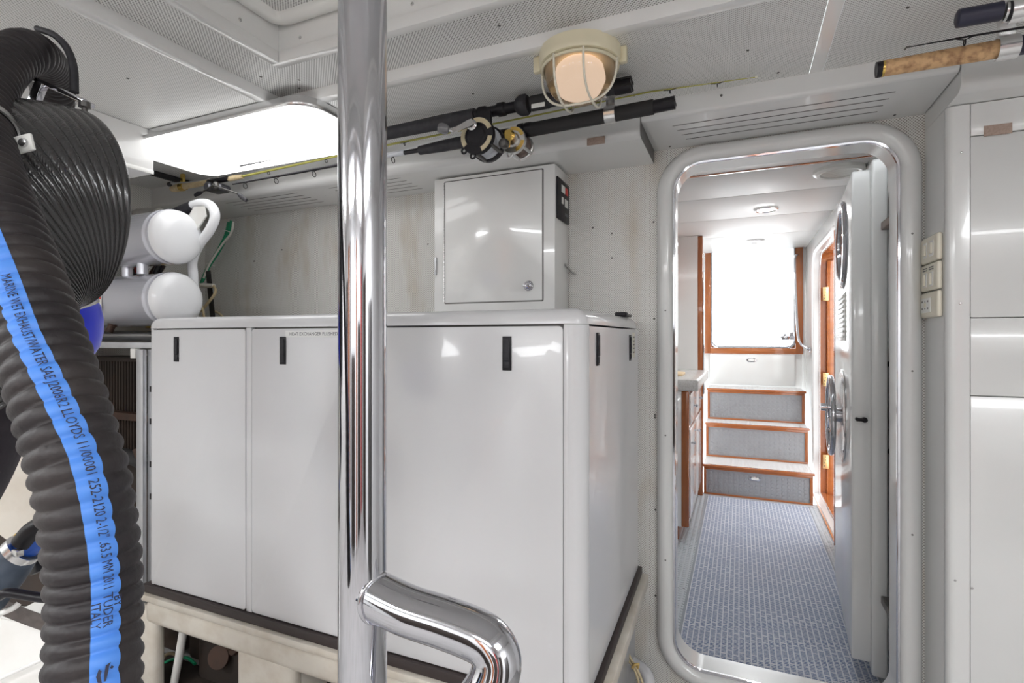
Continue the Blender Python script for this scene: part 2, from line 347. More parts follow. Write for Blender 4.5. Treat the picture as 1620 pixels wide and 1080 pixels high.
box('reflection_panel', XR - .05, XR - .001, -.6, .1, .05, 1.5, dark_metal, wb, bev=.004)
# ceiling: outer perforated panels, lowered frame, band, recess and hatch
ce = thing('ceiling', (0, 0, ZC), 'white perforated metal ceiling with a recessed hatch', None, kind='structure')
OX0, OX1, OY0, OY1 = -1.394, 1.05, -1.25, 1.288
IX0, IX1, IY0, IY1 = -1.209, .865, -1.065, 1.113
box('perforated_panel', XL, OX0, YB, YF, ZC, ZC + .02, perf_ceiling, ce, bev=0)
box('perforated_panel', OX0, .18, OY1, YF, ZC, ZC + .02, perf_ceiling, ce, bev=0)
box('joint_strip', .182, .214, OY1, YF, ZC - .001, ZC + .02, white, ce, bev=0)
box('perforated_panel', .216, XR, OY1, YF, ZC, ZC + .02, perf_ceiling, ce, bev=0)
box('perforated_panel', OX1, XR, YB, OY1 - .002, ZC, ZC + .02, perf_ceiling, ce, bev=0)
box('perforated_panel', OX0, OX1, YB, OY0, ZC, ZC + .02, perf_ceiling, ce, bev=0)
# frame lip (faces down and inwards)
for a in ((OX0 - .006, OX1, OY1 - .026, OY1 + .006), (OX0 - .006, OX0 + .026, OY0, OY1 - .0265), (OX1 - .026, OX1, OY0, OY1 - .0265), (OX0 + .027, OX1 - .027, OY0, OY0 + .026)):
    box('frame_strip', *a, ZC - .003, ZC + .035, white, ce, bev=.001)
bz = ZC + .03
box('perforated_band', OX0 + .026, OX1 - .026, IY1, OY1 - .026, bz, bz + .01, perf_band, ce, bev=0)
box('perforated_band', OX0 + .026, IX0, OY0 + .026, IY1 - .001, bz, bz + .01, perf_band, ce, bev=0)
box('perforated_band', IX1, OX1 - .026, OY0 + .026, IY1 - .001, bz, bz + .01, perf_band, ce, bev=0)
box('perforated_band', IX0, IX1, OY0 + .026, IY0, bz, bz + .01, perf_band, ce, bev=0)
for a in ((IX0 - .012, IX1, IY1 - .014, IY1 + .012), (IX0 - .012, IX0 + .014, IY0, IY1 - .0145), (IX1 - .014, IX1 + .012, IY0, IY1 - .0145), (IX0 + .015, IX1 - .015, IY0 - .012, IY0 + .014)):
    box('frame_strip', *a, bz - .002, bz + .03, white, ce, bev=.001)
wz = ZC + .14
for a in ((IX0, IX1, IY1 - .008, IY1 + .01), (IX0 - .01, IX0 + .008, IY0, IY1 - .009), (IX1 - .008, IX1 + .01, IY0, IY1 - .009), (IX0 + .009, IX1 - .009, IY0 - .01, IY0 + .008)):
    box('recess_side', *a, bz + .031, wz + .02, white, ce, bev=0)
hp = rrect(IX0 + .052, IX1 - .052, IY0 + .052, IY1 - .052, .012, 4)
sweep_loop('hatch_trim', hp, [(.044, wz), (.044, wz - .008), (.036, wz - .018), (.022, wz - .022), (.008, wz - .018), (0, wz - .008), (0, wz)], 'z', offw, ce)
box('hatch_panel', IX0, IX1, IY0, IY1, wz, wz + .01, perf_band, ce, bev=0)
dn = (0, 0, -1)
screws(ce, [(x, y, ZC) for x, y in ((-1.62, .95), (-1.9, .9), (-2.2, 1.0), (-.75, 1.43), (.02, 1.50), (.35, 1.45), (.1, 1.66), (-.3, 1.64))], dn, .004)
screws(ce, [(x, y, bz) for x, y in ((-1.31, 1.14), (-1.30, .75), (-1.22, 1.2), (-.55, 1.19), (-.1, 1.19), (-1.26, 1.24))], dn, .004)
screws(ce, [(x, IY1 - .008, bz + .055) for x in (-1.12, -.75, -.3, .2)], (0, -1, 0), .005, steel)
screws(ce, [(IX0 + .008, y, bz + .055) for y in (.98, .6, .2)], (1, 0, 0), .005, steel)

# soffits along the bulkhead (rounded lower front edge)
def soffit(name, x0, x1, yf, zb, label, zback=None, r=.028):
    zback = zb if zback is None else zback
    pr = [(yf, ZC)] + [(yf + r - r * math.cos(R(90 * k / 6)), zb + r - r * math.sin(R(90 * k / 6))) for k in range(7)] + [(YF, zback), (YF, ZC)]
    t = thing(name, ((x0 + x1) / 2, yf, zb), label, None, kind='structure')
    plate('cover_panel', pr, x0, x1, 'x', gloss, t); return t
sl = soffit('trim_1', XL, -.291, 1.70, 1.945, 'white glossy duct cover along the top of the bulkhead, left of the doorway')
box('end_edge', -.290, -.2885, 1.70, YF, 1.946, ZC, dark_metal, sl, bev=0)
sm = soffit('trim_2', -.288, .521, 1.70, 1.99, 'white grooved duct cover directly above the doorway', r=.012)
def grooves(t, z, rows):
    for x0, x1, y in rows: box('vent_slot', x0, x1, y - .0018, y + .0018, z - .0008, z + .002, dark_metal, t, bev=0)
grooves(sm, 1.99, [(-.20, .40, 1.775), (-.19, .395, 1.82), (-.18, .39, 1.865), (-.17, .385, 1.91)])
grooves(sl, 1.945, [(-2.25, -1.80, y) for y in (1.76, 1.80, 1.84, 1.88, 1.92)] + [(-1.62, -1.25, y) for y in (1.76, 1.80, 1.84, 1.88, 1.92)])
grooves(sl, 1.945, [(-1.715, -1.713, 1.84)])
screws(sm, [(-.23, 1.96, 1.99), (.44, 1.96, 1.99)], dn, .004)
screws(sm, [(-.05, 1.70, 2.03)], (0, -1, 0), .004)

# right-hand cabinetry beside the doorway
CX, CY = .523, 1.80
rc = thing('wall_cabinet', (1.1, CY, 0), 'tall white panelled locker wall right of the doorway, carrying the switches', 'cabinet')
box('side_panel', CX, CX + .03, CY + .018, YF, 0, 1.935, gloss, rc, bev=0)
pr = [(CX, CY + .02)] + [(CX + .018 - .018 * math.cos(R(a)), CY + .018 - .018 * math.sin(R(a))) for a in range(0, 91, 15)] + [(CX + .05, CY), (CX + .05, CY + .02)]
plate('corner_post', pr, 0, 1.935, 'z', gloss, rc)
for z0, z1 in ((1.3565, 1.846), (1.1455, 1.3545), (.02, 1.1435)):
    box('front_panel', CX + .052, XR, CY + .002, CY + .02, z0, z1, gloss, rc, bev=.002)
box('front_panel', CX + .052, XR, CY, CY + .02, 1.848, 1.935, gloss, rc, bev=.002)
screws(rc, [at(u, v, CY) for u, v in ((1519, 480), (1511, 918), (1521, 241), (1538, 930))], (0, -1, 0), .003, steel)
sr = thing('trim_3', (1.2, 1.70, 1.935), 'white duct cover over the tall cabinet at the right', None, kind='structure')
r = .03; pr = [(1.70, ZC)] + [(1.70 + r - r * math.cos(R(90 * k / 6)), 1.937 + r - r * math.sin(R(90 * k / 6))) for k in range(7)] + [(YF, 1.937), (YF, ZC)]
plate('cover_panel', pr, CX + .001, XR, 'x', gloss, sr)
for u0, u1, v0, v1, Y, lb in ((929, 957, 215, 231, 1.70, 'small tan hook-tape patch on the duct cover above the white electrical cabinet'), (1556, 1601, 194, 216, CY, 'small tan hook-tape patch on the tall cabinet at the right')):
    a, c = at(u0, v1, Y), at(u1, v0, Y)
    o = box('hook_tape_patch', a.x, c.x, Y - .0025, Y - .0003, a.z, c.z, velcro, bev=.0005); tag(o, lb, 'tape')

# duct box under the ceiling at the left
db = thing('ceiling_duct_box', (-2.3, .6, 1.894), 'white boxed duct hanging below the ceiling at the far left above the ribbed hose', 'duct')
box('duct_body', XL + .002, -1.945, -.4, 1.228, 1.894, ZC - .001, white, db, bev=.002)
box('edge_strip', -1.946, -1.942, -.4, 1.228, 1.892, 1.906, offw, db, bev=.001)
tube('drain_tube', [(-2.2, .98, 1.894), (-2.195, .985, 1.87), (-2.17, .99, 1.862), (-2.14, 1.0, 1.866)], .006, dark_metal, db, 8, smoothp=3)

# ================================================================== DOORWAY
df = thing('door_1', (.12, YF, DZ0), 'white glossy rounded frame of the watertight doorway with a bright steel lip', None, kind='structure')
def arc(cx, cy, r, a0, a1, n): return [(cx + r * math.cos(R(a0 + (a1 - a0) * k / n)), cy + r * math.sin(R(a0 + (a1 - a0) * k / n))) for k in range(n + 1)]
hl = rrect(DX0, DX1, DZ0, DZ1, .10, 12)
sweep_loop('frame_rim', hl, [(.062, YF)] + [(.031 - .031 * math.cos(R(180 - a)), YF - .032 * math.sin(R(a))) for a in range(0, 181, 15)] + [(-.002, YF + .0), (-.002, YF + .09), (.04, YF + .09), (.04, YF + .052)], 'y', gloss, df)
sweep_loop('steel_lip', hl, [(.006, YF - .010), (.003, YF - .017), (-.003, YF - .016), (-.005, YF - .008), (-.003, YF - .002), (-.002, YF - .001)], 'y', chrome, df)
screws(df, [(DX0 - .028, YF - .031, z) for z in (.5, .95, 1.4)] + [(DX1 + .03, YF - .031, z) for z in (.7, 1.2, 1.62)], (0, -1, 0), .003)

# door leaf, swung into the passage
LA = R(4.2)
lm = Matrix.Translation((.385, 2.31, 0)) @ Matrix.Rotation(-LA, 4, 'Z')      # local: +y along the leaf, +x through its thickness
leaf = thing('door_2', (.43, 2.6, .08), 'thick white watertight door leaf swung open into the passage', None, kind='structure')
def lp(x, y, z): return lm @ Vector((x, y, z))
ldir = (lm.to_3x3() @ Vector((0, 1, 0))); lnx = (lm.to_3x3() @ Vector((1, 0, 0)))
box('inner_skin', 0, .062, 0.0, .76, .10, 1.925, gloss, leaf, bev=.008, seg=3, mtx=lm)
box('outer_skin', .060, .108, -.025, .785, .065, 1.955, gloss, leaf, bev=.010, seg=3, mtx=lm)
# port light on the inner face
pc = lp(0, .34, 1.70)
lathe('porthole_ring', pc, -lnx, [(.155, 0), (.185, 0), (.188, .006), (.18, .014), (.168, .016), (.155, .010), (.152, 0)], chrome, leaf, 40)
lathe('porthole_glass', pc, -lnx, [(.154, 0), (.154, .003), (0, .003)], mat('dark_porthole_glass', (.16, .18, .22), .03, coat=1), leaf, 40)
vg = box('vent_grille', -.004, 0, .20, .50, 1.29, 1.49, offw, leaf, bev=.001, mtx=lm)
for k in range(9): box('louvre', -.010, -.003, .215, .485, 1.303 + k * .021, 1.312 + k * .021, offw, vg, bev=.001, mtx=lm)
hw = lathe('hand_wheel', lp(0, .36, .965), -lnx, [(.03, 0), (.03, .03), (.05, .035), (.05, .045), (0, .048)], chrome, leaf, 24)
c0 = lp(-.045, .36, .965)
tube('wheel_rim', [c0 + .165 * (math.cos(R(a)) * ldir + math.sin(R(a)) * UP) for a in range(0, 360, 10)], .011, chrome, hw, 10, closed=True)
for a in (0, 120, 240):
    tube('spoke', [c0 + .03 * (math.cos(R(a+90)) * ldir + math.sin(R(a+90)) * UP), c0 + .16 * (math.cos(R(a+90)) * ldir + math.sin(R(a+90)) * UP)], .008, chrome, hw, 8)
lathe('wheel_knob', c0 + .165 * UP * .3 - ldir * .155, -lnx, [(.008, 0), (.008, .02), (.016, .024), (.016, .044), (0, .048)], chrome, hw, 14)
lathe('backing_plate', lp(0, .36, .965), -lnx, [(.20, 0), (.20, .004), (.19, .008), (0, .009)], steel, leaf, 40)
tube('dog_bolt', [lp(.016, .012, 1.0), lp(.016, -.02, 1.0), lp(.034, -.024, 1.0)], .0065, black, leaf, 10)
lathe('bolt_head', lp(.038, -.020, 1.0), (0, -1, 0), [(.010, -.008), (.010, .006), (.005, .010), (0, .01)], black, leaf, 12)
# outside grab handle (far face of the leaf)
tube('grab_handle', [lp(.108, .16, 1.20), lp(.15, .17, 1.19), lp(.155, .19, 1.1), lp(.155, .19, .96), (lp(.15, .17, .87)), lp(.108, .16, .86)], .010, black, leaf, 10, smoothp=5)
for z in (1.704, .358):
    hg = box('hinge_arm', .468, .500, YF + .092, 2.27, z - .014, z + .014, mat('bronze_hinge', (.22, .15, .12), .35, .8) if z > 1 else dark_metal, leaf, bev=.003)

# ================================================================== PASSAGE BEYOND THE DOOR
PXR, PXL, PY0, PY1, PZ = .57, -1.25, YF + .05, 5.62, 2.15
pf = thing('floor_2', (0, 3.3, 0), 'pale grey studded rubber floor of the passage', None, kind='structure')
box('rubber_sheet', PXL, PXR + .5, PY0, 4.72, -.03, 0, rubberfloor, pf, bev=0)
bm = NB()
def discs(bm, pts, nrm, r, h, seg=10):
    for p in pts: addlathe(bm, p, nrm, [(r, 0), (r * .86, h), (0, h)], seg)
pts = []
for j in range(0, 98):
    for i in range(0, 5): pts.append((-.250 - i * .030, 2.10 + j * .026, 0))
    for i in range(0, 3): pts.append((.497 + i * .028, 2.10 + j * .026, 0))
discs(bm, pts, (0, 0, 1), .0112, .0032)
o = obj('round_studs', bm, rubberfloor, pf); o['kind'] = 'stuff'
box('floor_joint', -.40, -.236, 2.858, 2.861, 0, .001, dark_metal, pf, bev=0)
tag(box('threshold_sill', .55, .80, 3.84, 5.0, 0, .014, orangewood), 'orange varnished wooden sill at the foot of the side cabin doorway', 'sill')
cr = thing('carpet_runner', (.12, 3.3, 0), 'blue and grey woven carpet runner along the passage floor', 'carpet')
box('woven_pile', -.235, .482, 2.09, 4.60, .001, .010, carpet, cr, bev=0)
box('bound_edge', -.247, -.236, 2.09, 4.60, .001, .0085, mat('grey_carpet_binding', (.33, .36, .40), .8), cr, bev=0)
box('bound_edge', .483, .492, 2.09, 4.60, .001, .0085, MATS['grey_carpet_binding'], cr, bev=0)
pcl = thing('ceiling_2', (0, 3.4, PZ), 'white panelled ceiling of the passage', None, kind='structure')
ys = [PY0, 2.915, 3.42, 4.05, 4.75, PY1]
for k, (a, c) in enumerate(zip(ys, ys[1:])):
    box('ceiling_panel', PXL, PXR + .05, a + .004, c - .004, PZ, PZ + .02, matte, pcl, bev=.001)
box('panel_backing', PXL, PXR + .05, PY0, PY1, PZ + .021, PZ + .03, alu, pcl, bev=0)
box('wood_strip', PXL, PXR, 2.905, 2.925, PZ - .004, PZ + .004, teakh, pcl, bev=.001)
# passage side walls
wpl = box('wall_passage_left', PXL - .04, PXL, PY0, PY1, 0, PZ, white, bev=0); tag(wpl, 'white wall at the left side of the passage', kind='structure')
# right wall with an arched opening
wpr = thing('wall_passage_right', (PXR, 3.4, 0), 'white wall right of the passage with an arched wooden cabin doorway', None, kind='structure')
def archloop(y0, y1, z0, z1, r, n=8):
    return [(y0, z0), (y1, z0)] + [(y1 - r + r * math.cos(R(90 * k / n)), z1 - r + r * math.sin(R(90 * k / n))) for k in range(n + 1)] + [(y0 + r + r * math.cos(R(90 + 90 * k / n)), z1 - r + r * math.sin(R(90 + 90 * k / n))) for k in range(n + 1)]
AY0, AY1, AZ1 = 3.86, 5.0, 2.0
al = archloop(AY0, AY1, .015, AZ1, .17)
wall_hole('wall_panel', PY0, PY1, 0, PZ, al, PXR, PXR + .04, 'x', gloss, wpr)
sweep_loop('arch_trim', al, [(.0, PXR + .04), (-.004, PXR - .004), (.008, PXR - .016), (.03, PXR - .016), (.042, PXR - .004), (.044, PXR)], 'x', gloss, wpr)
cd = thing('cabin_door_frame', (.62, 4.2, 0), 'varnished teak lining of the arched cabin doorway on the right of the passage', 'door frame')
sweep_loop('lining', al, [(-.002, PXR + .041), (-.002, PXR + .14), (-.02, PXR + .14), (-.02, PXR + .041), (-.002, PXR + .041)], 'x', teak, cd)
cdd = thing('cabin_door', (.72, 4.95, 0), 'varnished teak cabin door with brass hinges, opened into the side cabin', 'door')
box('door_leaf',   .655, .70, 4.925, 4.978, .03, 1.93, teakh, cdd, bev=.003)
box('door_leaf_panel', .70, 1.3, 4.935, 4.97, .03, 1.93, teak, cdd, bev=.003)
for z in (1.66, .965, .30):
    h = box('hinge', .622, .662, 4.918, 4.924, z - .055, z + .055, brass, cdd, bev=.001)
    for dz in (-.035, -.01, .015, .04): lathe('screw', (.634 + (dz > 0) * .006, 4.918, z + dz), (0, -1, 0), [(.004, 0), (.003, .001), (0, .001)], dark_metal, h, 8)
jb = box('door_edge', .545, .566, 3.825, 3.845, .0, 1.98, teak, cd, bev=.002)
scb = box('wall_cabin_side', PXR + .9, PXR + .94, 3.3, 5.4, 0, PZ, white, bev=0); tag(scb, 'white wall inside the side cabin', kind='structure')

# stairs
st = thing('passage_stairs', (.12, 4.9, 0), 'three wooden steps with grey studded risers at the end of the passage', 'stairs')
SX0, SX1 = -.275, .525
steps = [(4.68, .0, .25), (5.01, .25, .55), (5.25, .55, .836)]
nexty = [5.01, 5.25, 5.585]
for (y, z0, z1), yn in zip(steps, nexty):
    rs = box('riser', SX0, SX1, y + .004, y + .02, z0, z1 - .025, risergrey, st, bev=0)
    bm = NB(); nx = 19; nz = 6
    hgt = z1 - .055 - (z0 + .02)
    discs(bm, [(SX0 + .05 + i * (SX1 - SX0 - .10) / (nx - 1), y + .004, z0 + .035 + j * (hgt - .03) / (nz - 1)) for i in range(nx) for j in range(nz)], (0, -1, 0), .0135, .003, 12)
    s = obj('round_studs', bm, risergrey, rs); s['kind'] = 'stuff'
    box('frame_rail', SX0, SX1, y - .006, y + .004, z0 + .0, z0 + .014, teakh, st, bev=.001)
    box('frame_rail', SX0, SX1, y - .006, y + .004, z1 - .04, z1 - .02, teakh, st, bev=.001)
    box('frame_stile', SX0, SX0 + .02, y - .006, y + .004, z0 + .015, z1 - .041, teak, st, bev=.001)
    box('frame_stile', SX1 - .022, SX1, y - .006, y + .004, z0 + .015, z1 - .041, teak, st, bev=.001)
    box('nosing', SX0 - .005, SX1 + .01, y - .022, y + .012, z1 - .019, z1, teakh, st, bev=.003)
    tr = box('tread', SX0, SX1, y + .013, yn + .004, z1 - .02, z1 - .001, treadw, st, bev=0)
    bm = NB(); discs(bm, [(SX0 + .03 + i * .039, y + .04 + j * .04, z1 - .001) for i in range(20) for j in range(int((yn - y - .05) / .04))], (0, 0, 1), .013, .0015, 8)
    s = obj('round_studs', bm, treadw, tr); s['kind'] = 'stuff'
def ringpull(p, nrm, parent, w_=.04, h_=.016):
    bm = NB(); t = Matrix.Translation(p)
    pl = rrect(p[0] - w_, p[0] + w_, p[2] - h_, p[2] + h_, h_ * .95, 5)
    a = plate('flush_pull', pl, p[1], p[1] - .006, 'y', chrome, parent, bev=.001)
    plate('pull_recess', rrect(p[0] - w_ * .68, p[0] + w_ * .68, p[2] - h_ * .55, p[2] + h_ * .55, h_ * .5, 5), p[1] - .006, p[1] - .0075, 'y', offw, a)
ringpull((.115, 4.683, .165), None, st, .042, .017)
# end wall with the companion door
ew = thing('wall_passage_end', (.1, 5.6, .836), 'white wall and teak surround at the head of the steps', None, kind='structure')
WX0, WX1, WZ0, WZ1 = -.255, .475, 1.212, 2.30
box('lower_panel', -.27, .475, 5.585, 5.60, .85, 1.145, white, ew, bev=.003)
box('rail', -.30, .53, 5.582, 5.61, 1.150, 1.205, teakh, ew, bev=.003)
box('stile', -.318, -.262, 5.580, 5.61, 1.150, PZ + .1, teak, ew, bev=.003)
box('stile', .482, .545, 5.580, 5.61, 1.150, PZ + .1, teak, ew, bev=.003)
wall_hole('surround_panel', -.261, .481, 1.206, 2.33, rrect(WX0 - .004, WX1 + .004, WZ0 - .004, WZ1 + .004, .07, 8), 5.598, 5.609, 'y', teakh, ew)
box('side_wall', PXL, -.32, 5.60, 5.64, 0, PZ + .1, white, ew, bev=0)
box('side_wall', .546, PXR + .05, 5.60, 5.64, 0, PZ + .1, white, ew, bev=0)
box('sill_wall', -.319, .545, 5.612, 5.64, 0, 1.149, white, ew, bev=0)
ringpull((.105, 5.584, 1.09), None, ew, .042, .017)
wn = thing('window_1', (.11, 5.61, WZ0), 'large bright window with rounded lower corners at the end of the passage', None, kind='structure')
wl_ = rrect(WX0, WX1, WZ0, WZ1, .07, 8)
sweep_loop('window_frame', wl_, [(.012, 5.60), (.012, 5.588), (.0, 5.580), (-.010, 5.588), (-.010, 5.61), (.012, 5.615)], 'y', chrome, wn)
plate('pane', wl_, 5.604, 5.608, 'y', winglass, wn)
lk = thing('door_latch', (.40, 5.57, 1.28), 'polished steel latch in the lower right corner of the end window', 'latch')
box('latch_body', .36, .47, 5.545, 5.578, 1.285, 1.325, chrome, lk, bev=.006)
lathe('latch_button', (.445, 5.56, 1.325), (0, 0, 1), [(.018, 0), (.018, .03), (.012, .035), (0, .035)], chrome, lk, 16)
lathe('latch_button', (.39, 5.56, 1.325), (0, 0, 1), [(.012, 0), (.012, .018), (0, .020)], chrome, lk, 16)
tube('latch_pin', [(.36, 5.56, 1.31), (.315, 5.56, 1.312)], .004, dark_metal, lk, 8)
hr = thing('passage_handrail', (.47, 5.3, 1.2), 'slim polished handrail curving down the right side of the steps', 'handrail')
tube('rail', [(.50, 5.56, 2.08), (.475, 5.5, 2.06), (.465, 5.46, 1.98), (.468, 5.40, 1.7), (.475, 5.32, 1.38), (.49, 5.26, 1.26), (.545, 5.20, 1.205)], .010, chrome, hr, 10, smoothp=5)
lathe('rail_foot', (.548, 5.20, 1.205), (1, 0, 0), [(.022, 0), (.022, .015), (.012, .02), (0, .02)], chrome, hr, 16)
# wooden post and galley wall at the left of the steps
tag(box('teak_post', -.318, -.278, 4.60, 4.675, 0, PZ - .005, teak, bev=.004), 'tall varnished teak post left of the steps', 'post')
tag(box('steel_edge', -.276, -.268, 4.60, 4.68, .84, PZ - .3, chrome, bev=.001), 'thin bright metal edge strip beside the teak post', 'trim strip')
gw = box('wall_galley', PXL, -.32, 4.60, 4.64, 0, PZ - .001, white, bev=0); tag(gw, 'white wall above the galley worktop', kind='structure')
gc = thing('galley_cabinet', (-.7, 4.0, .08), 'white galley cabinet with teak corner left of the passage', 'cabinet')
box('end_panel', -1.24, -.34, 3.50, 3.52, .10, .965, white, gc, bev=.002)
box('corner_post', -.34, -.294, 3.495, 3.53, .10, .965, teak, gc, bev=.008, seg=3)
box('front_frame', -.315, -.300, 3.531, 4.59, .10, .965, teak, gc, bev=0)
for y0, y1 in ((3.56, 4.04), (4.07, 4.56)):
    d = box('drawer', -.299, -.288, y0, y1, .74, .94, white, gc, bev=.003); lathe('knob', (-.288, (y0+y1)/2, .84), (1, 0, 0), [(.006, 0), (.006, .012), (.012, .018), (.012, .024), (0, .027)], chrome, d, 14)
    d = box('cabinet_door', -.299, -.288, y0, y1, .14, .71, white, gc, bev=.003); lathe('knob', (-.288, y0 + .05, .62), (1, 0, 0), [(.006, 0), (.006, .012), (.012, .018), (.012, .024), (0, .027)], chrome, d, 14)
box('toe_kick', -1.24, -.36, 3.54, 4.59, 0, .099, teak, gc, bev=0)
wt = box('worktop', -1.24, -.235, 3.46, 4.59, .967, 1.04, stone, bev=.012, seg=3); tag(wt, 'speckled pale stone worktop on the galley cabinet', 'worktop')
tag(plate('cutting_board', rrect(-.62, -.36, 3.75, 4.05, .06, 6), 1.041, 1.056, 'z', mat('bamboo', (.72, .55, .33), .5), bev=.002), 'round-cornered wooden board lying on the galley worktop', 'board')
uc = thing('upper_cabinet', (-.65, 4.3, 1.55), 'teak-fronted wall cabinet high over the galley worktop', 'cabinet')
box('cabinet_body', -1.2, -.50, 4.30, 4.598, 1.62, PZ - .01, teak, uc, bev=.003)
for y in (4.45, 4.52):
    pass
for z in (1.48, 1.20):
    k = thing('wall_hook', (-.50, 4.6, z), 'small white knob on the galley wall, %s of two' % ('upper' if z > 1.4 else 'lower'), 'hook'); lathe('knob', (-.505, 4.599, z), (0, -1, 0), [(.010, 0), (.010, .02), (.03, .03), (.03, .045), (0, .05)], offw, k, 16)
# passage ceiling lights and speaker
for x, y, lb in ((.16, 3.82, 'round recessed ceiling light nearer the doorway'), (.126, 5.02, 'round recessed ceiling light over the steps')):
    t = thing('ceiling_spotlight', (x, y, PZ), lb, 'light', 'passage ceiling lights')
    lathe('light_ring', (x, y, PZ), dn, [(.075, 0), (.075, .010), (.066, .016), (.055, .010), (.052, .004)], steel, t, 28)
    lathe('light_lens', (x, y, PZ), dn, [(.053, .0), (.053, .007), (0, .009)], mat('spot_lens', (.9, .9, .9), .3, emit=190), t, 24)
t = thing('ceiling_speaker', (.50, 3.10, PZ), 'round white ceiling vent above the open door leaf', 'vent')
lathe('vent_ring', (.46, 3.08, PZ), dn, [(.115, 0), (.115, .016), (.10, .026), (.085, .022), (.082, .012), (0, .012)], offw, t, 32)
for k in range(-4, 5): box('vent_slat', .46 - math.sqrt(.08**2 - (k*.017)**2), .46 + math.sqrt(.08**2 - (k*.017)**2), 3.08 + k*.017 - .003, 3.08 + k*.017 + .003, PZ - .018, PZ - .012, offw, t, bev=0)

# ================================================================== ENGINE SOUND ENCLOSURE
EX0, EX1, EY0, EY1, EZ0, EZ1 = -1.965, -.338, 1.215, 1.93, .42, 1.374
en = thing('engine_enclosure', (-1.15, 1.57, EZ0), 'large white sound enclosure with flush doors and black latches', 'enclosure')
rc_ = .04
bm = NB(); addbox(bm, EX0, EX1, EY0, EY1, 1.335, EZ1)
es = [e for e in bm.edges if (e.verts[0].co.z > 1.37 and e.verts[1].co.z > 1.37) or abs(e.verts[0].co.z - e.verts[1].co.z) > .01]
bmesh.ops.bevel(bm, geom=es, offset=.036, segments=6, affect='EDGES', profile=.5)
o = obj('top_cover', bm, white2, en); smooth_by_angle(o, 50)
dz0, dz1 = EZ0 + .002, 1.331
# rounded corner posts
def cpost(cx, cy, a0, label=None):
    pts = [(cx, cy)] + [(cx + rc_ * math.cos(R(a0 + 90 * k / 8)), cy + rc_ * math.sin(R(a0 + 90 * k / 8))) for k in range(9)]
    plate('corner_post', pts, EZ0, 1.334, 'z', white2, en)
cpost(EX1 - rc_, EY0 + rc_, -90); cpost(EX0 + rc_, EY0 + rc_, 180)
box('mullion', -1.462, -1.438, EY0, EY0 + .02, EZ0, 1.334, white2, en, bev=.001)
box('mullion', -.995, -.975, EY0, EY0 + .02, EZ0, 1.334, white2, en, bev=.001)
box('corner_stile', -.390, EX1 - rc_, EY0, EY0 + .02, EZ0, 1.334, white2, en, bev=.0005)
box('door_backing', EX0 + .03, -.39, EY0 + .012, EY0 + .022, EZ0, 1.334, dark_metal, en, bev=0)
def latch(parent, p, nrm):
    """black recessed paddle latch; p: centre on the face"""
    p = Vector(p); n = Vector(nrm); s = n.cross(UP)
    def bb(name, w0, w1, z0, z1, d0, d1, m, par_, bev=.001):
        m4 = Matrix((s, -n, UP)).transposed().to_4x4(); m4 = Matrix.Translation(p) @ m4
        return box(name, w0, w1, -d1, -d0, z0, z1, m, par_, bev=bev, mtx=m4)
    lt = bb('latch', -.0125, .0125, -.043, .043, 0, .003, black, parent)
    bb('latch_paddle', -.008, .008, -.018, .036, .003, .006, gripfoam, lt)
    bb('latch_catch', -.008, .008, -.036, -.020, .003, .005, gripfoam, lt)
doors = [(EX0 + .008, -1.464, -1.798), (-1.436, -.997, -1.30), (-.973, -.392, -.539)]
for k, (x0, x1, lx) in enumerate(doors):
    x0_ = x0 if k else x0 + .022
    d = plate('enclosure_door', rrect(x0_, x1, dz0, dz1 - .001, .012, 4), EY0 - .001, EY0 + .011, 'y', white2, en, bev=.0015)
    latch(d, (lx, EY0 - .001, 1.262), (0, -1, 0))
lb = text('marking', 'HEAT EXCHANGER FLUSHED', .0145, (-1.178, EY0 - .0022, 1.313), (1, 0, 0), (0, 0, 1), greyink, en)
box('label_tape', -1.29, -1.03, EY0 - .0018, EY0 - .001, 1.303, 1.324, mat('clear_label', (.80, .80, .79), .35), en, bev=0)
# side doors facing right
bm = NB()
sd = plate('side_door', [(EY0 + rc_ + .002, EZ0 + .005), (EY1 - .002, EZ0 + .05), (EY1 - .002, dz1 - .001), (EY0 + rc_ + .002, dz1 - .001)], EX1 - .012, EX1, 'x', white2, en, bev=.0015)
latch(sd, at(945, 552, 1.3) * 0 + Vector((EX1, atx(945, 552, EX1).y, 1.272)), (1, 0, 0))
latch(sd, Vector((EX1, atx(996.5, 549, EX1).y, 1.268)), (1, 0, 0))
a = atx(1003, 540, EX1)
lbx = box('sticker', EX1, EX1 + .0008, a.y - .03, a.y + .01, 1.235, 1.32, mat('pale_sticker', (.75, .72, .62), .4), en, bev=0)
for k in range(5): box('sticker_line', EX1 + .0008, EX1 + .0013, a.y - .025, a.y + .005, 1.25 + k * .013, 1.254 + k * .013, greyink, lbx, bev=0)
box('back_panel', EX0, EX1 - .013, EY1 - .01, EY1, EZ0 + .05, 1.334, white2, en, bev=0)
box('side_panel', EX0, EX0 + .012, EY0 + rc_, EY1 - .011, EZ0, 1.334, white2, en, bev=0)
# things on the back right of its top
kk = thing('black_strap_buckle', (-.36, 1.86, EZ1), 'small black buckle lying on the back right corner of the enclosure', 'buckle')
box('buckle_wedge', -.395, -.355, 1.80, 1.84, EZ1, EZ1 + .016, black, kk, bev=.005); box('buckle_tab', -.375, -.35, 1.85, 1.88, EZ1 + .0005, EZ1 + .01, dark_metal, kk, bev=.003)

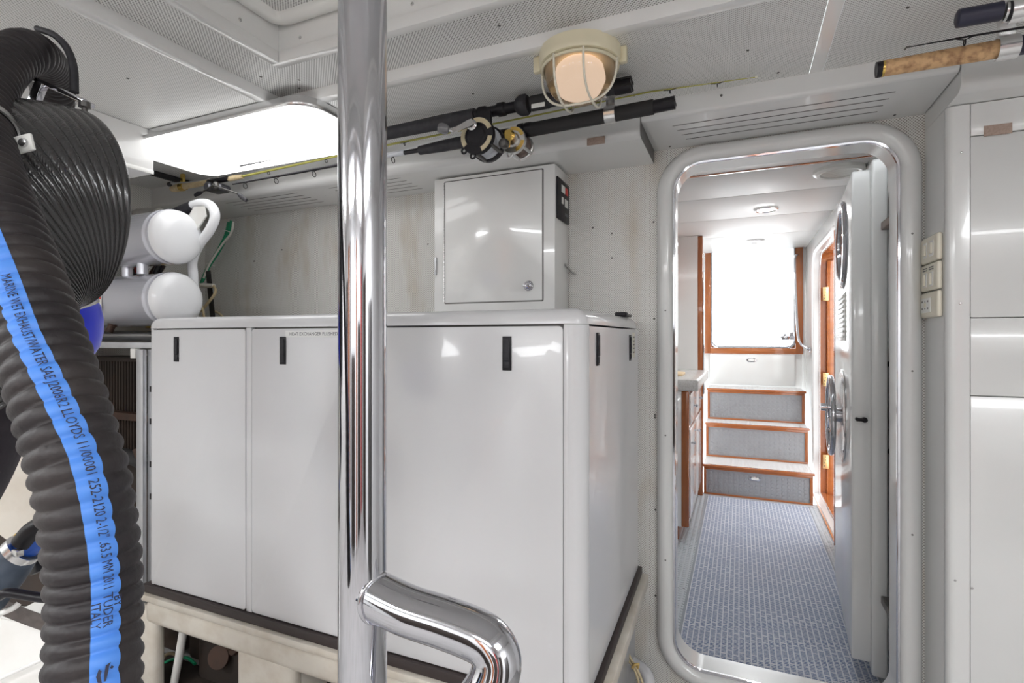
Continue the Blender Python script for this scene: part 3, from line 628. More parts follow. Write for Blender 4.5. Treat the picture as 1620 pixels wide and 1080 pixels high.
# rubber seal, ledge and cast engine bed under the enclosure
def wedge(name, x0, x1, y0, y1, za, zb, h, m, parent, bev=.003):
    """bar along y whose ends stand at heights za, zb"""
    bm = NB(); addbox(bm, x0, x1, y0, y1, 0, h, bev=bev)
    for v in bm.verts: v.co.z += za + (zb - za) * (v.co.y - y0) / (y1 - y0)
    o = obj(name, bm, m, parent); smooth_by_angle(o); return o
sk = thing('cast_engine_bed', (-1.15, 1.55, 0), 'cream painted cast engine bed rail with posts below the white enclosure', 'engine bed')
box('rubber_seal', EX0 - .005, EX1 + .004, EY0 - .012, EY0 + .02, EZ0 - .030, EZ0 - .001, seal, sk, bev=.004)
wedge('rubber_seal', EX1 - .02, EX1 + .012, EY0 + .021, EY1 + .02, EZ0 - .030, EZ0 + .020, .028, seal, sk)
box('ledge', EX0 - .01, EX1 + .02, EY0 - .024, EY0 + .03, EZ0 - .055, EZ0 - .031, cream_paint, sk, bev=.006)
wedge('ledge', EX1 - .02, EX1 + .034, EY0 + .031, EY1 + .03, EZ0 - .068, EZ0 - .018, .037, cream_paint, sk)
box('bed_rail', EX0 - .01, EX1 + .01, EY0 - .004, EY0 + .05, EZ0 - .150, EZ0 - .062, cream_paint, sk, bev=.025, seg=5)
box('bed_post', -1.51, -1.262, EY0 + .0, EY0 + .05, 0, EZ0 - .10, cream_paint, sk, bev=.02, seg=4)
box('bed_post_side', -1.295, -1.262, EY0 + .03, EY0 + .35, 0, EZ0 - .07, cream_paint, sk, bev=.01)
box('bed_post', -2.05, -1.925, EY0, EY0 + .05, 0, EZ0 - .10, cream_paint, sk, bev=.03, seg=4)
box('bed_post', EX1 - .09, EX1 - .0, EY0, EY0 + .05, 0, EZ0 - .10, cream_paint, sk, bev=.01)
box('side_sheet', EX1 - .03, EX1 - .01, EY0 + .06, EY1, 0, EZ0 - .07, alu, sk, bev=0)
# dark engine inside the bed
eg = thing('engine_block', (-1.2, 1.65, 0), 'dark rusty engine seen through the openings below the white enclosure', 'engine')
bm = NB(); addbox(bm, -1.92, -.45, 1.42, 1.88, .0, .40, bev=.03); addbox(bm, -2.04, -1.94, 1.42, 1.60, .012, .36, bev=.02); addbox(bm, -1.90, -1.20, 1.36, 1.43, .0, .33, bev=.02)  # second and third boxes added so the opening stays dark
o = obj('block', bm, darkbox, eg); smooth_by_angle(o)
lathe('rusty_flange', (-1.66, 1.345, .20), (-.35, -1, .55), [(.030, -.03), (.030, 0), (.038, .0), (.038, .012), (.022, .012), (.022, .03), (.014, .03), (.014, .01), (0, .01)], rusty, eg, 20)
lathe('rusty_flange', (-1.75, 1.36, .13), (.3, -1, .3), [(.03, -.06), (.03, .02), (.04, .02), (.04, .035), (0, .035)], rusty, eg, 18)
tag(tube('speckled_white_pipe', [at(292, 985, 1.29), at(283, 1040, 1.29), at(270, 1110, 1.29)], .014, dullw, seg=12), 'speckled white pipe standing in the dark opening below the enclosure', 'pipe')
tag(tube('beige_cable_loop', [at(246, 1100, 1.30), at(250, 1060, 1.32), at(262, 1036, 1.33), at(278, 1036, 1.34), at(284, 1055, 1.35), at(260, 1082, 1.33)], .006, beigec, seg=8, smoothp=6), 'beige cable loop beside the speckled pipe under the enclosure', 'cable')
tag(tube('green_cable_loop', [at(240, 1090, 1.34), at(252, 1056, 1.36), at(272, 1043, 1.37), at(295, 1040, 1.38), at(309, 1050, 1.38)], .006, green, seg=8, smoothp=6), 'green cable arching behind the speckled pipe under the enclosure', 'cable')
tag(tube('blue_hose', [at(215, 1010, 1.33), at(240, 990, 1.33), at(262, 975, 1.34), at(300, 972, 1.40)], .012, mat('navy_hose', (.01, .02, .16), .4), seg=10, smoothp=5), 'dark blue hose just under the left end of the bed rail', 'hose')
tag(box('dark_floor_sheet', -2.60, -.42, 1.10, 1.41, .0005, .012, darkbox, bev=.002), 'added dark floor sheet standing for the shade below the cream engine bed', 'tray')  # shade of the opening put in as a near-black sheet over the floor
# hose and cables behind the right end of the enclosure
tag(tube('white_drain_hose', [at(985, 1040, 1.90), at(1003, 1050, 1.90), at(1020, 1062, 1.88), at(1026, 1080, 1.86), at(1027, 1120, 1.84)], .022, mat('pale_hose', (.62, .62, .64), .4), seg=14, smoothp=5), 'pale grey hose curving down between enclosure and doorway', 'hose')
cb = thing('cable_pair', at(1000, 1060, 1.80), 'two thin beige cables tied together right of the enclosure', 'cable')
tube('cable', [at(984, 1007, 1.84), at(997, 1040, 1.82), at(1006, 1055, 1.80), at(1016, 1078, 1.79), at(1024, 1110, 1.78)], .0042, beigec, cb, 8, smoothp=5)
tube('cable', [at(981, 1014, 1.84), at(993, 1042, 1.82), at(1003, 1057, 1.80), at(1010, 1078, 1.79), at(1014, 1110, 1.78)], .0042, beigec, cb, 8, smoothp=5)
tube('cable_tie', [at(1000, 1056, 1.79), at(1004, 1051, 1.785), at(1010, 1050, 1.79), at(1009, 1056, 1.80)], .0045, mat('tan_tie', (.60, .42, .15), .4), cb, 8)

# ================================================================== ELECTRICAL CABINET ON THE BULKHEAD
KX0, KX1, KY, KZ0, KZ1 = -1.13, -.6176, 1.82, 1.385, 1.938
ec = thing('electrical_cabinet', (-.87, 1.9, KZ0), 'white wall cabinet with a flush door above the sound enclosure', 'cabinet')
box('cabinet_body', KX0, KX1, KY, YF - .004, KZ0, KZ1, white, ec, bev=.003)
dd = plate('cabinet_door', rrect(-1.078, -.666, 1.441, 1.921, .003, 2), KY - .004, KY - .0012, 'y', white, ec, bev=.001)
sweep_loop('door_gap', rrect(-1.080, -.664, 1.439, 1.923, .003, 2), [(.0025, KY - .0005), (-.0025, KY - .0005)], 'y', dark_metal, ec)
kc = Vector((-.719, KY - .004, 1.495))
kn = lathe('lock_knob', kc, (0, -1, 0), [(.019, 0), (.019, .003), (.015, .007), (.012, .006), (.011, .010), (.008, .014), (0, .015)], chrome, dd, 24)
box('thumb_turn', kc.x - .017, kc.x + .017, kc.y - .019, kc.y - .008, kc.z - .0035, kc.z + .0035, chrome, kn, bev=.002)
tube('piano_hinge', [(-1.082, KY - .004, 1.443), (-1.082, KY - .004, 1.919)], .0028, steel, dd, 8)
hb = box('small_nameplate', -1.128, -1.118, KY - .005, KY - .0005, 1.555, 1.625, alu, ec, bev=.001)
# control panel on its right side
p0, p1 = atx(880, 343, KX1), atx(899.5, 284, KX1)
cp = thing('tank_monitor_panel', (KX1, (p0.y + p1.y) / 2, 1.74), 'small black control panel with red display on the side of the wall cabinet', 'control panel')
y0, y1 = KY + .012, YF - .018
box('panel_face', KX1 + .0005, KX1 + .007, y0, y1, 1.742, 1.895, black, cp, bev=.002)
for a_, c_, z0, z1, m in ((.30, .60, 1.848, 1.875, offw), (.64, .84, 1.848, 1.875, redm), (.32, .46, 1.805, 1.83, offw), (.60, .72, 1.80, 1.83, offw), (.76, .86, 1.80, 1.83, offw), (.60, .86, 1.765, 1.777, greyink)):
    box('panel_key', KX1 + .0068, KX1 + .009, y0 + a_ * (y1 - y0), y0 + c_ * (y1 - y0), z0, z1, m, cp, bev=.0005)
tag(tube('small_hook', [Vector((KX1 + .002, 1.93, 1.585)), Vector((KX1 + .006, 1.95, 1.575)), Vector((KX1 + .02, 1.97, 1.556)), Vector((KX1 + .028, 1.985, 1.55))], .004, steel, seg=8), 'small bent metal hook right of the wall cabinet', 'hook')

# ================================================================== SWITCH PLATES
def switch_plate(z0, z1, label, kind):
    t = thing('switch_plate', (CX, 1.90, z0), label, 'switch', None)
    y0, y1 = CY + .028, YF - .016
    box('cover', CX - .014, CX, y0, y1, z0 + .001, z1 - .001, ivory, t, bev=.006, seg=3)
    h = z1 - z0; f = CX - .014
    if kind == 'switch':
        for k in (0, 1):
            ya = y0 + .030 + (1 - k) * .055
            fr = box('rocker_frame', f - .001, f + .001, ya, ya + .036, z0 + h * .22, z1 - h * .22, offw, t, bev=.0005)
            box('rocker', f - .006, f, ya + .006, ya + .030, z0 + h * .30, z1 - h * .30, ivory, fr, bev=.002)
    elif kind == 'dimmer':
        for k in (0, 1):
            ya = y0 + .032 + (1 - k) * .055
            fr = box('rocker_frame', f - .001, f + .001, ya, ya + .032, z0 + h * .16, z0 + h * .66, offw, t, bev=.0005)
            box('rocker', f - .006, f, ya + .011, ya + .026, z0 + h * .20, z0 + h * .62, ivory, fr, bev=.002)
            for j in (0, 1): box('print_line', f - .0012, f + .0005, ya - .002, ya + .034, z0 + h * (.74 + .08 * j), z0 + h * (.77 + .08 * j), greyink, t, bev=0)
    else:
        fr = box('socket_face', f - .005, f, y0 + .045, y0 + .125, z0 + h * .20, z1 - h * .24, offw, t, bev=.002)
        for dy, dz in ((.060, .35), (.110, .35), (.060, .62), (.110, .62), (.085, .36), (.085, .60)):
            box('socket_slot', f - .0058, f - .0045, y0 + dy - .003, y0 + dy + .003, z0 + h * dz - .002, z0 + h * dz + .003, dark_metal, fr, bev=0)
        fr2 = lathe('socket_centre', (f - .005, y0 + .085, z0 + h * .49), (-1, 0, 0), [(.009, 0), (.009, .001), (0, .001)], ivory, fr, 16)
switch_plate(1.521, 1.600, 'ivory double rocker switch plate, topmost of the three right of the doorway', 'switch')
switch_plate(1.439, 1.520, 'ivory switch plate with small print, middle of the three right of the doorway', 'dimmer')
switch_plate(1.360, 1.437, 'ivory power socket plate, lowest of the three right of the doorway', 'socket')

# ================================================================== CEILING LIGHTS
def flat_light(x0, x1, y0, y1, label, rr=.09, lm_=None):
    t = thing('ceiling_light', ((x0 + x1) / 2, (y0 + y1) / 2, 1.985), label, 'light')
    plate('light_housing', rrect(x0 + .012, x1 - .012, y0 + .012, y1 - .012, rr - .01, 8), 2.022, ZC - .004, 'z', steel, t)
    lo = rrect(x0, x1, y0, y1, rr, 8)
    sweep_loop('light_rim', lo, [(.003, 2.022), (.003, 2.012), (-.001, 2.008)], 'z', steel, t)
    bm = NB(); prev = None
    for ins, z in ((.0, 2.020), (.0, 2.006), (.006, 1.995), (.02, 1.988), (.05, 1.985)):
        l = rrect(x0 + ins, x1 - ins, y0 + ins, y1 - ins, max(rr - ins, .02), 8); vs = [bm.verts.new((p[0], p[1], z)) for p in l]
        if prev:
            for i in range(len(vs)): bm.faces.new((prev[i], prev[(i+1) % len(vs)], vs[(i+1) % len(vs)], vs[i]))
        prev = vs
    bm.faces.new(prev); bmesh.ops.recalc_face_normals(bm, faces=bm.faces)
    o = obj('light_diffuser', bm, lm_ or fill_lens, t); smooth_by_angle(o, 60)
    return t
flat_light(-2.10, -1.19, 1.195, 1.565, 'large flat white ceiling light with rounded corners, left of the steel pole', lm_=lens_front)
flat_light(-1.3, -.4, -1.75, -1.38, 'added unseen fill light at the back left of the engine room ceiling')  # this and the next three are added out of view to brighten the room
flat_light(.1, 1.0, -1.75, -1.38, 'added unseen fill light at the back right of the engine room ceiling')
flat_light(1.15, 1.52, -1.0, -.1, 'added unseen fill light on the ceiling near the back of the right wall')
flat_light(-2.3, -1.9, -1.35, -.45, 'added unseen fill light on the ceiling near the back of the left wall')

# caged bulkhead lamp
LX, LY = -.385, 1.335
bl = thing('caged_bulkhead_lamp', (LX, LY, ZC), 'round cream marine lamp with ribbed glass and wire guard on the ceiling', 'lamp')
lathe('lamp_base', (LX, LY, ZC), dn, [(.106, 0), (.106, .024), (.106, .032), (.104, .038), (.097, .040), (.094, .036), (.094, .028)], cream, bl, 40)
bm = NB()
prof = [(.092, .034)] + [(.091 * math.cos(R(a)) ** .55, .038 + .088 * math.sin(R(a))) for a in range(5, 86, 8)] + [(0, .127)]
seg = 96; rings = []
for r_, h in prof:
    rings.append([bm.verts.new((LX + r_ * (1 + (.012 if k % 2 else 0)) * math.cos(2*math.pi*k/seg), LY + r_ * (1 + (.012 if k % 2 else 0)) * math.sin(2*math.pi*k/seg), ZC - h)) for k in range(seg)] if r_ > 0 else [bm.verts.new((LX, LY, ZC - h))])
for a_, c_ in zip(rings, rings[1:]):
    for k in range(seg):
        if len(c_) == 1: bm.faces.new((a_[k], a_[(k+1) % seg], c_[0]))
        else: bm.faces.new((a_[k], a_[(k+1) % seg], c_[(k+1) % seg], c_[k]))
bmesh.ops.recalc_face_normals(bm, faces=bm.faces)
o = obj('glass_globe', bm, glassy, bl); o.data.polygons.foreach_set('use_smooth', [True] * len(o.data.polygons))
lathe('bulb', (LX, LY, ZC), dn, [(.02, .012), (.026, .020), (.048, .038), (.056, .065), (.050, .090), (.034, .104), (0, .109)], bulbm, bl, 24)
for off in (-.040, .036):
    w0 = math.sqrt(.100 ** 2 - off ** 2)
    tube('guard_wire', [(LX + off, LY + w0 * math.copysign(abs(math.cos(R(a))) ** .7, math.cos(R(a))), ZC - .040 - .097 * math.sin(R(a)) ** .7) for a in range(0, 181, 9)], .0033, ivory, bl, 8)
tube('guard_wire', [(LX + .100 * math.copysign(abs(math.cos(R(a))) ** .7, math.cos(R(a))), LY - .012, ZC - .040 - .100 * math.sin(R(a)) ** .7) for a in range(0, 181, 9)], .0033, ivory, bl, 8)
tube('guard_ring', [(LX + .098 * math.cos(R(a)), LY + .098 * math.sin(R(a)), ZC - .046) for a in range(0, 360, 10)], .0045, cream, bl, 8, closed=True)
for a in (10, 190): 
    box('mounting_lug', LX + .112 * math.cos(R(a)) - .010, LX + .112 * math.cos(R(a)) + .010, LY + .112 * math.sin(R(a)) - .008, LY + .112 * math.sin(R(a)) + .008, ZC - .042, ZC, cream, bl, bev=.003)

# ================================================================== POLISHED STEEL POLE WITH BRANCH RAIL
pp = Vector((-.370, .452, 0)); PR = .0254
po = thing('steel_pole', (pp.x, pp.y, 0), 'thick polished steel pole with a welded handrail branching to the right', 'pole')
lathe('pole_tube', (pp.x, pp.y, 0), (0, 0, 1), [(PR, 0), (PR, wz - .001)], chrome, po, 64)
lathe('floor_flange', (pp.x, pp.y, 0), (0, 0, 1), [(.07, 0), (.07, .006), (.03, .01), (PR + .001, .03)], chrome, po, 32)
J = Vector((pp.x, pp.y, 1.3 - .5625 * 395 / F)); 
def campt(u, v, d): return atd(u, v, d)
rp = [J + Vector((0, 0, 0)), campt(640, 963, .548), campt(700, 983, .538), campt(745, 1000, .530), campt(772, 1016, .525), campt(786, 1044, .520), campt(778, 1080, .515), campt(752, 1122, .510), campt(690, 1210, .50)]
tube('handrail_branch', rp, .0245, chrome, po, 40, smoothp=6)
bmw = NB(); addtube(bmw, [J + (rp[1] - J).normalized() * .027 + .0262 * (math.cos(t) * Vector((0, 0, 1)) + math.sin(t) * (rp[1] - J).normalized().cross(Vector((0, 0, 1)))) * (1.0) + (rp[1] - J).normalized() * (-.014 * abs(math.sin(t))) for t in [2 * math.pi * k / 32 for k in range(32)]], .0028, 8, closed=True)
bmesh.ops.recalc_face_normals(bmw, faces=bmw.faces); o = obj('weld_bead', bmw, chrome, po, True)

# ================================================================== FISHING RODS AND REELS
ud = lambda p, dz: Vector(p) + Vector((0, 0, dz))
def guide(parent, p, r=.010, h=.016):
    """a line guide hanging below a rod"""
    p = Vector(p); c = p - UP * h
    g_ = tube('line_guide', [c + r * Vector((.0, math.cos(R(a)), math.sin(R(a)))) for a in range(0, 360, 20)], .0014, black, parent, 6, closed=True)
    tube('guide_foot', [p - Vector((.018, 0, 0)), c + UP * r, p + Vector((.018, 0, 0))], .0012, black, g_, 6)
YA, YBr, YCr = 1.485, 1.555, 1.60
# rod A: upper heavy rod
ra = thing('fishing_rod', at(800, 175, YA), 'heavy black fishing rod, the upper one carrying the large black reel', 'fishing rod', None)
def A(u, v): return at(u, v, YA)
tube('foregrip', [A(560, 222), A(612, 211), A(700, 193), A(752, 182)], [.018, .021, .023, .021], gripfoam, ra, 20)
tube('blank', [A(380, 262), A(500, 236), A(562, 222)], [.004, .006, .008], black, ra, 12)
tube('reel_seat', [A(750, 182), A(826, 167)], .0165, black, ra, 20)
lathe('locking_nut', A(788, 174), A(800, 172) - A(788, 174), [(.0165, 0), (.021, .002), (.021, .022), (.019, .026), (.0165, .028)], black, ra, 20)
lathe('seat_hood', A(760, 181), A(800, 172) - A(760, 181), [(.0165, -.01), (.023, 0), (.022, .02), (.0165, .03)], black, ra, 20)
lathe('rubber_collar', A(816, 169), A(845, 163) - A(816, 169), [(.014, 0), (.024, .006), (.031, .018), (.031, .036), (.026, .042), (.014, .042)], gripfoam, ra, 24)
tube('rear_tape', [A(841, 164), A(868, 159)], .0225, matblack, ra, 20)
box('tape_label', A(845, 170).x, A(866, 166).x, YA - .0245, YA - .0215, A(855, 170).z - .009, A(855, 170).z + .004, offw, ra, bev=.001)
tube('butt', [A(867, 159), A(975, 137)], .0205, gripfoam, ra, 20)
tube('butt_cap', [A(973, 138), A(999, 133)], .0225, black, ra, 20)
for dz in (-.009, .009): box('gimbal_slot', A(985, 134).x, A(1000, 132).x, YA - .024, YA + .024, A(996, 133).z + dz - .002, A(996, 133).z + dz + .002, matblack, ra, bev=0)
# rod B: lower heavy rod
rb = thing('fishing_rod', at(900, 190, YBr), 'heavy black fishing rod, the lower one carrying the gold and silver reel', 'fishing rod', None)
def Bp(u, v): return at(u, v, YBr)
tube('butt', [Bp(835, 206), Bp(1034, 169)], .0215, matblack, rb, 22)
tube('butt_cap', [Bp(1032, 169.5), Bp(1068, 162)], .0185, black, rb, 20)
box('gimbal_slot', Bp(1050, 165).x, Bp(1069, 162).x, YBr - .020, YBr + .020, Bp(1064, 163).z - .002, Bp(1064, 163).z + .002, matblack, rb, bev=0)
tube('reel_seat', [Bp(765, 218), Bp(836, 206)], .0165, black, rb, 18)
lathe('locking_nut', Bp(842, 204), Bp(800, 212) - Bp(842, 204), [(.022, 0), (.023, .01), (.023, .02), (.020, .022), (.020, .026), (.023, .028), (.023, .045), (.017, .05)], black, rb, 20)
tube('foregrip', [Bp(664, 238), Bp(700, 231), Bp(768, 218)], [.015, .019, .021], gripfoam, rb, 20)
tube('blank', [Bp(368, 291), Bp(470, 273), Bp(610, 247), Bp(666, 237)], [.0035, .005, .007, .008], black, rb, 12)
for u, v in ((388, 287), (437, 279), (497, 268), (622, 245)): guide(rb, Bp(u, v + 1))
tube('pale_winding', [Bp(612, 246), Bp(640, 241)], .0095, linew, rb, 12)
# reels
def reel(name, u, v, Y0, Y1, Rr, ubk, vbk, label, m_plate, m_ring, m_line, kw):
    c0 = at(u, v, Y0); c1 = Vector((c0.x, Y1, c0.z)); ax = Vector((0, 1, 0)); L_ = Y1 - Y0
    t = thing(name, (c0.x, (Y0 + Y1) / 2, c0.z), label, 'fishing reel')
    lathe('side_plate', c0, ax, [(0, -.006), (Rr * .45, -.006), (Rr * .55, 0), (Rr * .97, 0), (Rr, .003), (Rr, .014), (Rr * .9, .016), (0, .016)], m_plate, t, 40)
    lathe('side_plate', c1, ax, [(0, -.014), (Rr * .92, -.014), (Rr, -.011), (Rr, 0), (Rr * .9, .004), (0, .004)], m_plate, t, 40)
    bm = NB()
    for a0, a1 in ((20, 100), (130, 215), (-70, -10)):
        n = 8
        for k in range(n):
            vs = []
            for (rr_, a_) in ((Rr * .70, k), (Rr * .95, k), (Rr * .95, k + 1), (Rr * .70, k + 1)):
                an = R(a0 + (a1 - a0) * a_ / n); vs.append(bm.verts.new((c0.x + rr_ * math.cos(an), Y0 - .0022, c0.z + rr_ * math.sin(an))))
            bm.faces.new(vs)
    ext = bmesh.ops.extrude_face_region(bm, geom=bm.faces[:]); 
    for e in ext['geom']:
        if isinstance(e, bmesh.types.BMVert): e.co.y += .0026
    bmesh.ops.recalc_face_normals(bm, faces=bm.faces)
    obj('ring_segments', bm, m_ring, t)
    lathe('spool', c0, ax, [(Rr * .88, .017), (Rr * .88, .021), (Rr * .68, .024), (Rr * .70, L_ * .5), (Rr * .68, L_ - .024), (Rr * .88, L_ - .021), (Rr * .88, L_ - .016)], m_line, t, 36)
    for a_ in (-100, -150, -35, 80, 140):
        cx, cz = c0.x + Rr * .90 * math.cos(R(a_)), c0.z + Rr * .90 * math.sin(R(a_))
        tube('frame_pillar', [(cx, Y0 + .005, cz), (cx, Y1 - .004, cz)], .006, kw.get('pillar', m_plate), t, 10)
    for a_ in (-105, -140):
        cx, cz = c0.x + (Rr + .004) * math.cos(R(a_)), c0.z + (Rr + .004) * math.sin(R(a_))
        tube('lug', [Vector((cx, Y0 + .006, cz)) + .008 * Vector((math.cos(R(b_)), 0, math.sin(R(b_)))) for b_ in range(0, 360, 30)], .0032, m_plate, t, 8, closed=True)
    ha = kw['arm']; h0 = c0 + Vector((kw['hx'], -.012, kw['hz'])); h1 = h0 + Vector(ha)
    lathe('drag_star', h0 + Vector((0, .010, 0)), (0, -1, 0), [(.016, 0), (.016, .006), (.012, .010), (.006, .012), (.006, .018), (0, .018)], kw['hub'], t, 18)
    d = (h1 - h0).normalized(); s = d.cross(Vector((0, 1, 0))).normalized()
    bm = NB(); vs = []
    for p, q in ((h0 - d * .012, .009), (h0, .011), (h1, .0065), (h1 + d * .006, .004)):
        vs.append([bm.verts.new(p + s * q * sg_ + Vector((0, yy, 0))) for sg_, yy in ((-1, -.013), (1, -.013), (1, -.009), (-1, -.009))])
    for a_, c_ in zip(vs, vs[1:]):
        for k in range(4): bm.faces.new((a_[k], a_[(k+1) % 4], c_[(k+1) % 4], c_[k]))
    bm.faces.new(vs[0]); bm.faces.new(vs[-1][::-1]); bmesh.ops.recalc_face_normals(bm, faces=bm.faces)
    arm = obj('crank_arm', bm, kw['armm'], t)
    kp = h1 + Vector((0, -.012, 0)); kd = Vector(kw['kd']).normalized()
    tube('crank_pin', [kp, kp + kd * .012], .004, steel, arm, 8)
    q0 = kp + kd * .012 - Vector((kw['kl'] * .5, 0, 0)) + Vector((0, -.012, 0)) * 0
    lathe('crank_knob', kp + kd * .010, kd, [(.006, 0), (.012, .003), (.0155, .012), (.0155, .026), (.011, .034), (0, .036)], kw['knobm'], arm, 18)
    # foot clamp to the rod
    zt = kw['zt']
    box('reel_foot', c0.x - .028, c0.x + .028, (Y0 + Y1) / 2 - .008, (Y0 + Y1) / 2 + .008, c0.z + Rr * .86, zt, kw.get('foot', m_plate), t, bev=.004)
    return t
reel('black_reel', 754, 214, 1.41, 1.50, .056, 0, 0, 'large black fishing reel with gold ring and silver crank, hanging under the upper rod', black, mat('champagne', (.75, .66, .46), .3, .9), linew,
     dict(arm=(-.052, -.010, -.020), hx=-.012, hz=.030, hub=steel, armm=steel, kd=(-.9, -.5, .25), kl=.03, knobm=mat('grey_knob', (.14, .14, .15), .15, coat=.8), zt=at(754, 182, YA).z - .008, pillar=dark_metal))
reel('gold_reel', 811, 221, 1.515, 1.595, .042, 0, 0, 'smaller gold and silver fishing reel right of the black one, under the lower rod', mat('satin_silver', (.72, .72, .72), .28, .95), gold, linem,
     dict(arm=(.002, -.004, -.040), hx=-.006, hz=.012, hub=gold, armm=gold, kd=(0, -1, -.1), kl=.02, knobm=dark_metal, zt=at(811, 210, YBr).z, pillar=steel, foot=gold))
# loose fishing line from the reel to the tip
tag(tube('fishing_line', [A(712, 215), A(670, 228), A(610, 246)], .0008, linew, seg=5), 'thin pale fishing line running left from the black reel', 'line')
# brackets holding the rods
def bracket(name, p, r, w_, m, label, cat='bracket', base_y=None, up=None, grp=None):
    t = thing(name, p, label, cat, grp); p = Vector(p); bm = NB(); n = 20; ring = []
    for k in range(n + 1):
        a_ = R(110 - 320 * k / n + 180); 
        ring.append([bm.verts.new(p + Vector((sx * w_, rr * math.cos(a_), rr * math.sin(a_)))) for sx, rr in ((-1, r), (1, r), (1, r + .004), (-1, r + .004))])
    for a_, c_ in zip(ring, ring[1:]):
        for k in range(4): bm.faces.new((a_[k], a_[(k+1) % 4], c_[(k+1) % 4], c_[k]))
    bm.faces.new(ring[0]); bm.faces.new(ring[-1][::-1]); bmesh.ops.recalc_face_normals(bm, faces=bm.faces)
    o = obj('clip_ring', bm, m, t); smooth_by_angle(o, 40)
    if up: box('clip_stem', p.x - w_ * .8, p.x + w_ * .8, p.y - .006, p.y + .006, p.z + r + .002, up, m, t, bev=.001)
    return t
satin = mat('satin_aluminium_clip', (.80, .80, .80), .25, .9)
bracket('rod_clip', Bp(966, 181.5), .0225, .016, satin, 'aluminium clip holding the lower heavy rod below the caged lamp', up=ZC - .002)
bracket('rod_clip', A(952, 141.5), .0215, .014, satin, 'aluminium clip holding the upper heavy rod behind the caged lamp', up=ZC - .002)
# rod C: slim cork-handled rod with baitcaster
rcw = thing('fishing_rod', at(300, 290, YCr), 'slim olive fishing rod with a cork handle, lying along the ceiling behind the others', 'fishing rod')
def Cp(u, v): return at(u, v, YCr)
tube('butt_knob', [Cp(272, 299), Cp(278, 298), Cp(286, 296), Cp(292, 295)], [.012, .0165, .0175, .013], cork2, rcw, 18)
tube('cork_grip', [Cp(291, 295), Cp(330, 288)], .0125, cork2, rcw, 18)
tube('reel_seat', [Cp(328, 289), Cp(364, 282)], .011, black, rcw, 14)
tube('fore_cork', [Cp(362, 283), Cp(371, 281), Cp(384, 279)], [.010, .012, .009], cork2, rcw, 16)
tube('blank', [Cp(382, 279), Cp(620, 228), at(840, 184, 1.62), at(1030, 145, 1.63), at(1196, 122, 1.64)], [.0055, .004, .003, .0022, .0012], rodyellow, rcw, 8)
for u, v in ((425, 270.5), (516, 251)): guide(rcw, Cp(u, v), .006, .009)
for u, v in ((640, 225), (900, 173), (1060, 141.5), (1135, 131)): guide(rcw, at(u, v, 1.63 if u > 700 else YCr), .0045, .007)
lathe('tip_ring', at(1197, 122, 1.64), (1, 0, -.3), [(.002, -.004), (.004, 0), (.004, .002), (0, .003)], ivory, rcw, 10)
bc = thing('baitcasting_reel', Cp(347, 299), 'small dark grey reel with a double paddle crank on the cork-handled rod', 'fishing reel')
gm = mat('gunmetal', (.11, .11, .125), .28, .7, coat=.4)
c0 = Cp(347, 297); 
bm = NB(); addbox(bm, c0.x - .045, c0.x + .045, c0.y - .035, c0.y + .03, c0.z - .022, c0.z + .012, bev=.016, seg=4); o = obj('reel_body', bm, gm, bc); smooth_by_angle(o, 60)
lathe('side_cap', (c0.x - .022, c0.y - .035, c0.z - .002), (0, -1, 0), [(.021, 0), (.021, .006), (.014, .012), (.012, .012), (0, .008)], gm, bc, 20)
lathe('side_cap', (c0.x + .028, c0.y - .035, c0.z - .004), (0, -1, 0), [(.017, 0), (.017, .008), (.010, .014), (0, .014)], dark_metal, bc, 20)
tube('level_wind', [(c0.x + .045, c0.y, c0.z - .006), (c0.x + .058, c0.y - .005, c0.z - .018)], .006, gm, bc, 10)
hub = Vector((c0.x + .030, c0.y - .052, c0.z - .006))
h1, h2 = at(386, 314, hub.y - .005), at(318, 305, hub.y - .005)
tube('crank_arm', [at(318, 305, hub.y), hub, at(376, 306, hub.y)], .0035, dark_metal, bc, 8)
tube('crank_paddle', [at(377, 307, hub.y - .012), at(382, 311, hub.y - .014), at(390, 317, hub.y - .016)], [.006, .0105, .008], gripfoam, bc, 12, squash=.6)
tube('crank_paddle', [at(320, 304, hub.y - .012), at(314, 306, hub.y - .014), at(308, 309, hub.y - .016)], [.005, .0105, .007], black, bc, 12, squash=.6)
t = bracket('rod_clip', Cp(289, 295.5), .0145, .012, gold, 'gold clip holding the cork-handled rod at the far left', up=ZC - .002)
tag(tube('antenna_rod', [at(268, 290, 1.56), at(300, 288, 1.56), at(345, 280, 1.56)], [.004, .003, .003], steel, seg=8), 'thin steel rod tip crossing above the cork handle', 'rod')
tag(lathe('rod_end_knob', at(270, 291, 1.56), (-1, 0, 0), [(.004, 0), (.010, .004), (.010, .012), (0, .015)], black, seg=12), 'small black end knob left of the cork handle', 'knob')
tag(box('black_cable_channel', -2.42, -2.395, 1.24, 1.695, 2.028, ZC - .001, matblack, bev=.003), 'straight black channel on the ceiling between the duct box and the gold clip', 'channel')
